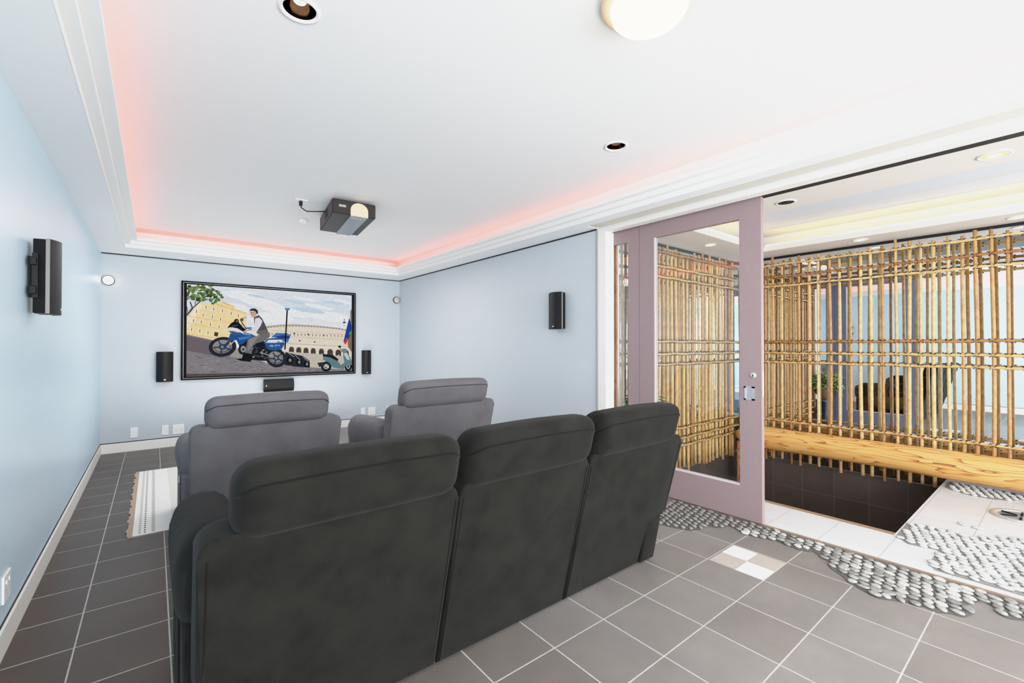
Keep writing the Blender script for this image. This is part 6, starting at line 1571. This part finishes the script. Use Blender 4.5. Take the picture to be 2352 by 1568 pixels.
downlight(4.144, 0.300, ZS, 'lit recessed downlight in the taupe soffit just past the doorway header', 0.082, 'bulbhot', 'bulb', 'bath area downlights')
downlight(4.143, 1.497, ZS, 'unlit dark recessed downlight in the taupe soffit next to the open door', 0.075, 'black' if False else 'bulb', 'black', 'bath area downlights')
downlight(6.328, 0.313, ZS, 'lit recessed downlight above the bamboo screen, nearest the right edge', 0.075, 'bulbhot', 'bulb', 'bath area downlights')
downlight(6.287, 1.504, ZS, 'lit recessed downlight above the middle of the bamboo screen', 0.075, 'bulbhot', 'bulb', 'bath area downlights')
downlight(5.192, 2.700, ZS, 'lit recessed downlight over the end bamboo screen, seen through the door glass', 0.07, 'bulbhot', 'bulb', 'bath area downlights')
for o in bpy.data.objects:
    if o.name.startswith('bulb') and o.parent and abs(o.parent.location.x - 4.143) < 1e-4 and abs(o.parent.location.y - 1.497) < 1e-4: o.data.materials[0] = M['black']

t = thing('globe_ceiling_lamp', (1.60, 1.09, ZC), 'large glowing white globe lamp on the ceiling at the top edge of the photo', 'ceiling lamp')
b = bm_new(); lathe(b, [(0.0, 0.0), (0.195, 0.0), (0.195, -0.018), (0.185, -0.026), (0.0, -0.026)], (1.60, 1.09, ZC), 'z', 48); link('base_ring', b, M['peach'], t, autosmooth=True)
b = bm_new(); lathe(b, [(0.0, -0.02), (0.148, -0.024), (0.158, -0.04), (0.152, -0.062), (0.132, -0.083), (0.10, -0.098), (0.05, -0.108), (0.002, -0.11)], (1.60, 1.09, ZC), 'z', 48); link('glass_globe', b, M['globe'], t, smooth=True)

# ------------------------------------------------------------------ projector
t = thing('projector', (1.60, 4.88, ZC), 'black ceiling projector with silver centre band hanging from the raised ceiling', 'projector')
A = Vector((1.335, 4.435, 0)); B_ = Vector((1.752, 4.412, 0)); D = Vector((1.440, 5.235, 0))
ux = (B_ - A); uy = (D - A); pz0, pz1 = 2.682, 2.822
def PP(u, w, z): p = A + ux * u + uy * w; return Vector((p.x, p.y, z))
b = bm_new(); vs = box(b, 0, 1, 0, 1, pz0, pz1)
for v in b.verts: v.co = PP(v.co.x, v.co.y, v.co.z)
for f in b.faces:
    c = f.calc_center_median(); n_ = f.normal
bmesh.ops.recalc_face_normals(b, faces=b.faces)
for f in b.faces:
    if abs(f.normal.z) > 0.5: f.material_index = 0
    else: f.material_index = 1
es = list(b.edges); bmesh.ops.bevel(b, geom=es, offset=0.006, segments=2, affect='EDGES'); link('casing', b, [M['blackpl'], M['projside']], t)
b = bm_new()
for (u, w) in ((0.2, 0.2), (0.8, 0.2), (0.2, 0.8), (0.8, 0.8)):
    p = PP(u, w, 0); box(b, p.x - 0.02, p.x + 0.02, p.y - 0.02, p.y + 0.02, pz1 - 0.002, ZC)
link('ceiling_mount', b, M['blackmt'], t)
b = bm_new(); P = []      # band on the underside with a rounded lens tongue
n = 10
poly = [(0.41, 0.0), (0.81, 0.0)] + [(0.81, 0.98)] + [(0.61 + 0.20 * math.cos(PI * i / n), 1.0 + 0.055 * math.sin(PI * i / n)) for i in range(n + 1)] + [(0.41, 0.98)]
va = [b.verts.new(PP(u, w, pz0 - 0.006)) for u, w in poly]; vb = [b.verts.new(PP(u, w, pz0 + 0.002)) for u, w in poly]
b.faces.new(va); b.faces.new(vb[::-1])
for i in range(len(poly)): b.faces.new((va[i], vb[i], vb[(i + 1) % len(poly)], va[(i + 1) % len(poly)]))
link('centre_band', b, M['silver'], t)
b = bm_new(); poly = [(0.405, pz0 - 0.004), (0.815, pz0 - 0.004)] + [(0.61 + 0.205 * math.cos(PI * i / 12), pz1 - 0.085 + 0.072 * math.sin(PI * i / 12)) for i in range(13)]
va = [b.verts.new(PP(u, -0.012, z)) for u, z in poly]; vb = [b.verts.new(PP(u, 0.002, z)) for u, z in poly]
b.faces.new(va); b.faces.new(vb[::-1])
for i in range(len(poly)): b.faces.new((va[i], vb[i], vb[(i + 1) % len(poly)], va[(i + 1) % len(poly)]))
link('rounded_rear_panel', b, M['peach'], t)
b = bm_new()
for i in range(6):
    p = PP(0.46 + 0.055 * i, 0.06 + 0.05 * math.sin(PI * i / 5), pz0 - 0.0075); lathe(b, [(0.0, 0.0), (0.007, 0.0), (0.007, 0.003), (0.0, 0.003)], p, 'z', 10)
link('buttons', b, M['white'], t)
b = bm_new(); box(b, 0.14, 0.30, -0.010, 0.0, pz1 - 0.075, pz1 - 0.052)
for v in b.verts: v.co = PP(v.co.x, v.co.y, v.co.z)
link('input_socket', b, M['greyslot'], t)
b = bm_new(); box(b, -0.006, 0.002, 0.38, 0.55, pz0 + 0.03, pz1 - 0.02)
for v in b.verts: v.co = PP(v.co.x, v.co.y, v.co.z)
link('air_vent', b, M['black'], t)
b = bm_new(); box(b, 0.5, 0.72, 1.045, 1.062, pz0 - 0.012, pz0 + 0.012)
for v in b.verts: v.co = PP(v.co.x, v.co.y, v.co.z)
link('lens_lip', b, M['white'], t)
b = bm_new(); p0 = PP(0.0, 0.42, 0)
tube(b, [(1.130, 4.775, 2.822), (1.138, 4.79, 2.775), (1.20, 4.83, 2.757), (1.28, 4.81, 2.765), (1.37, 4.80, 2.78)], 0.0055, 8); cb = link('power_cable', b, M['blackpl'], t)
b = bm_new(); box(b, 1.117, 1.147, 4.762, 4.79, 2.785, ZC - 0.008, bev=0.004); link('plug', b, M['blackpl'], cb)
tp = thing('power_outlet', (1.13, 4.79, ZC), 'small white power socket on the ceiling beside the projector', 'outlet')
b = bm_new(); box(b, 1.075, 1.190, 4.73, 4.85, ZC - 0.008, ZC, bev=0.003); link('face_plate', b, M['white'], tp)
tp = thing('cable_boss', (1.33, 5.55, ZC), 'white round cable boss on the ceiling behind the projector', 'ceiling boss')
b = bm_new(); lathe(b, [(0.0, 0.0), (0.055, 0.0), (0.055, -0.03), (0.03, -0.045), (0.0, -0.046)], (1.33, 5.50, ZC), 'z', 24); link('boss_cover', b, M['white'], tp, smooth=True)

# ------------------------------------------------------------------ lights
def area(name, loc, rot, sx, sy, e, col=(1, 1, 1)):
    l = bpy.data.lights.new(name, 'AREA'); l.shape = 'RECTANGLE'; l.size = sx; l.size_y = sy; l.energy = e; l.color = col
    o = bpy.data.objects.new(name, l); COL.objects.link(o); o.location = loc; o.rotation_euler = rot; return o
def point(name, loc, e, r=0.15, col=(1, 1, 1)):
    l = bpy.data.lights.new(name, 'POINT'); l.energy = e; l.shadow_soft_size = r; l.color = col
    o = bpy.data.objects.new(name, l); COL.objects.link(o); o.location = loc; return o
area('fill_rear', (1.5, -2.9, 1.2), (math.radians(84), 0, 0), 3.6, 1.8, LE['rear'], (0.97, 0.99, 1.0))  # added soft fill from behind the camera, no window modelled there
area('fill_up_front', (1.5, -0.6, 0.25), (math.radians(180), 0, 0), 3.0, 1.6, LE['up'], (0.98, 0.99, 1.0))  # added unseen panel near the floor, brightens the ceiling from below
area('bath_daylight', (5.2, -2.9, 1.0), (math.radians(98), 0, 0), 2.4, 2.2, LE['bath'], (1.0, 0.99, 0.97))
area('theatre_fill', (1.5, 5.6, 2.55), (0, 0, 0), 2.4, 1.6, LE['mid'], (0.98, 0.99, 1.0))  # added fill for the far half of the theatre, no fitting there
area('fill_left_wash', (2.9, -1.6, 1.7), (math.radians(80), 0, math.radians(62)), 1.2, 1.6, LE['wash'], (0.97, 0.99, 1.0))  # added fill aimed at the left wall
area('fill_right_wash', (-0.3, -1.6, 1.6), (math.radians(84), 0, math.radians(-50)), 0.8, 1.6, LE['wash2'], (0.98, 0.99, 1.0))  # extra unseen fill aimed towards the right wall
area('bath_tray_fill', (5.2, 0.6, 2.84), (0, 0, 0), 1.0, 3.0, LE['bathp'], (1.0, 0.97, 0.93))  # made-up fill inside the bath tray, not a fitting
area('fill_up_back', (1.5, 6.9, 0.25), (math.radians(180), 0, 0), 2.4, 0.6, LE['up2'], (0.99, 0.99, 1.0))  # added panel hidden behind the armchairs, lifts the far ceiling
point('lamp_spill', (-0.42, YB - 0.12, 2.245), 0.35, 0.03, (1, 0.93, 0.82))

w = bpy.data.worlds.new('studio_daylight'); SC.world = w; w.use_nodes = True
bg = w.node_tree.nodes['Background']; bg.inputs[0].default_value = (0.95, 0.98, 1.0, 1); bg.inputs[1].default_value = LE['world']

# ------------------------------------------------------------------ camera (focal 1029 px over a 2352 px wide frame)
cam = bpy.data.cameras.new('camera'); co = bpy.data.objects.new('camera', cam); COL.objects.link(co); SC.camera = co
cam.sensor_fit = 'HORIZONTAL'; cam.sensor_width = 36.0; cam.lens = 36.0 * CAMF / 2352.0; cam.clip_start = 0.05; cam.clip_end = 100
co.location = (0, 0, 1.4)
co.rotation_euler = Euler((math.radians(90) + CAMP, 0, -CAMY), 'XYZ')
SC.view_settings.view_transform = 'Standard'; SC.view_settings.look = 'None'; SC.view_settings.exposure = LE['exp']; SC.view_settings.gamma = 1.0
if LE['exp'] is not None and CURVE:
    SC.view_settings.use_curve_mapping = True
    cm = SC.view_settings.curve_mapping; cm.white_level = (2.0, 2.0, 2.0)
    cv = cm.curves[3]
    for q in CURVE[1:-1]: cv.points.new(*q)
    cv.points[0].location = CURVE[0]; cv.points[len(cv.points) - 1].location = CURVE[-1]
    cm.update()
SC.cycles.use_denoising = True
try: SC.cycles.denoiser = 'OPENIMAGEDENOISE'
except Exception: pass
SC.cycles.max_bounces = 7; SC.cycles.diffuse_bounces = 3; SC.cycles.glossy_bounces = 5; SC.cycles.transparent_max_bounces = 10
SC.cycles.sample_clamp_indirect = 6.0; SC.cycles.caustics_reflective = True; SC.cycles.caustics_refractive = False
SC.cycles.use_adaptive_sampling = True; SC.cycles.adaptive_threshold = 0.07
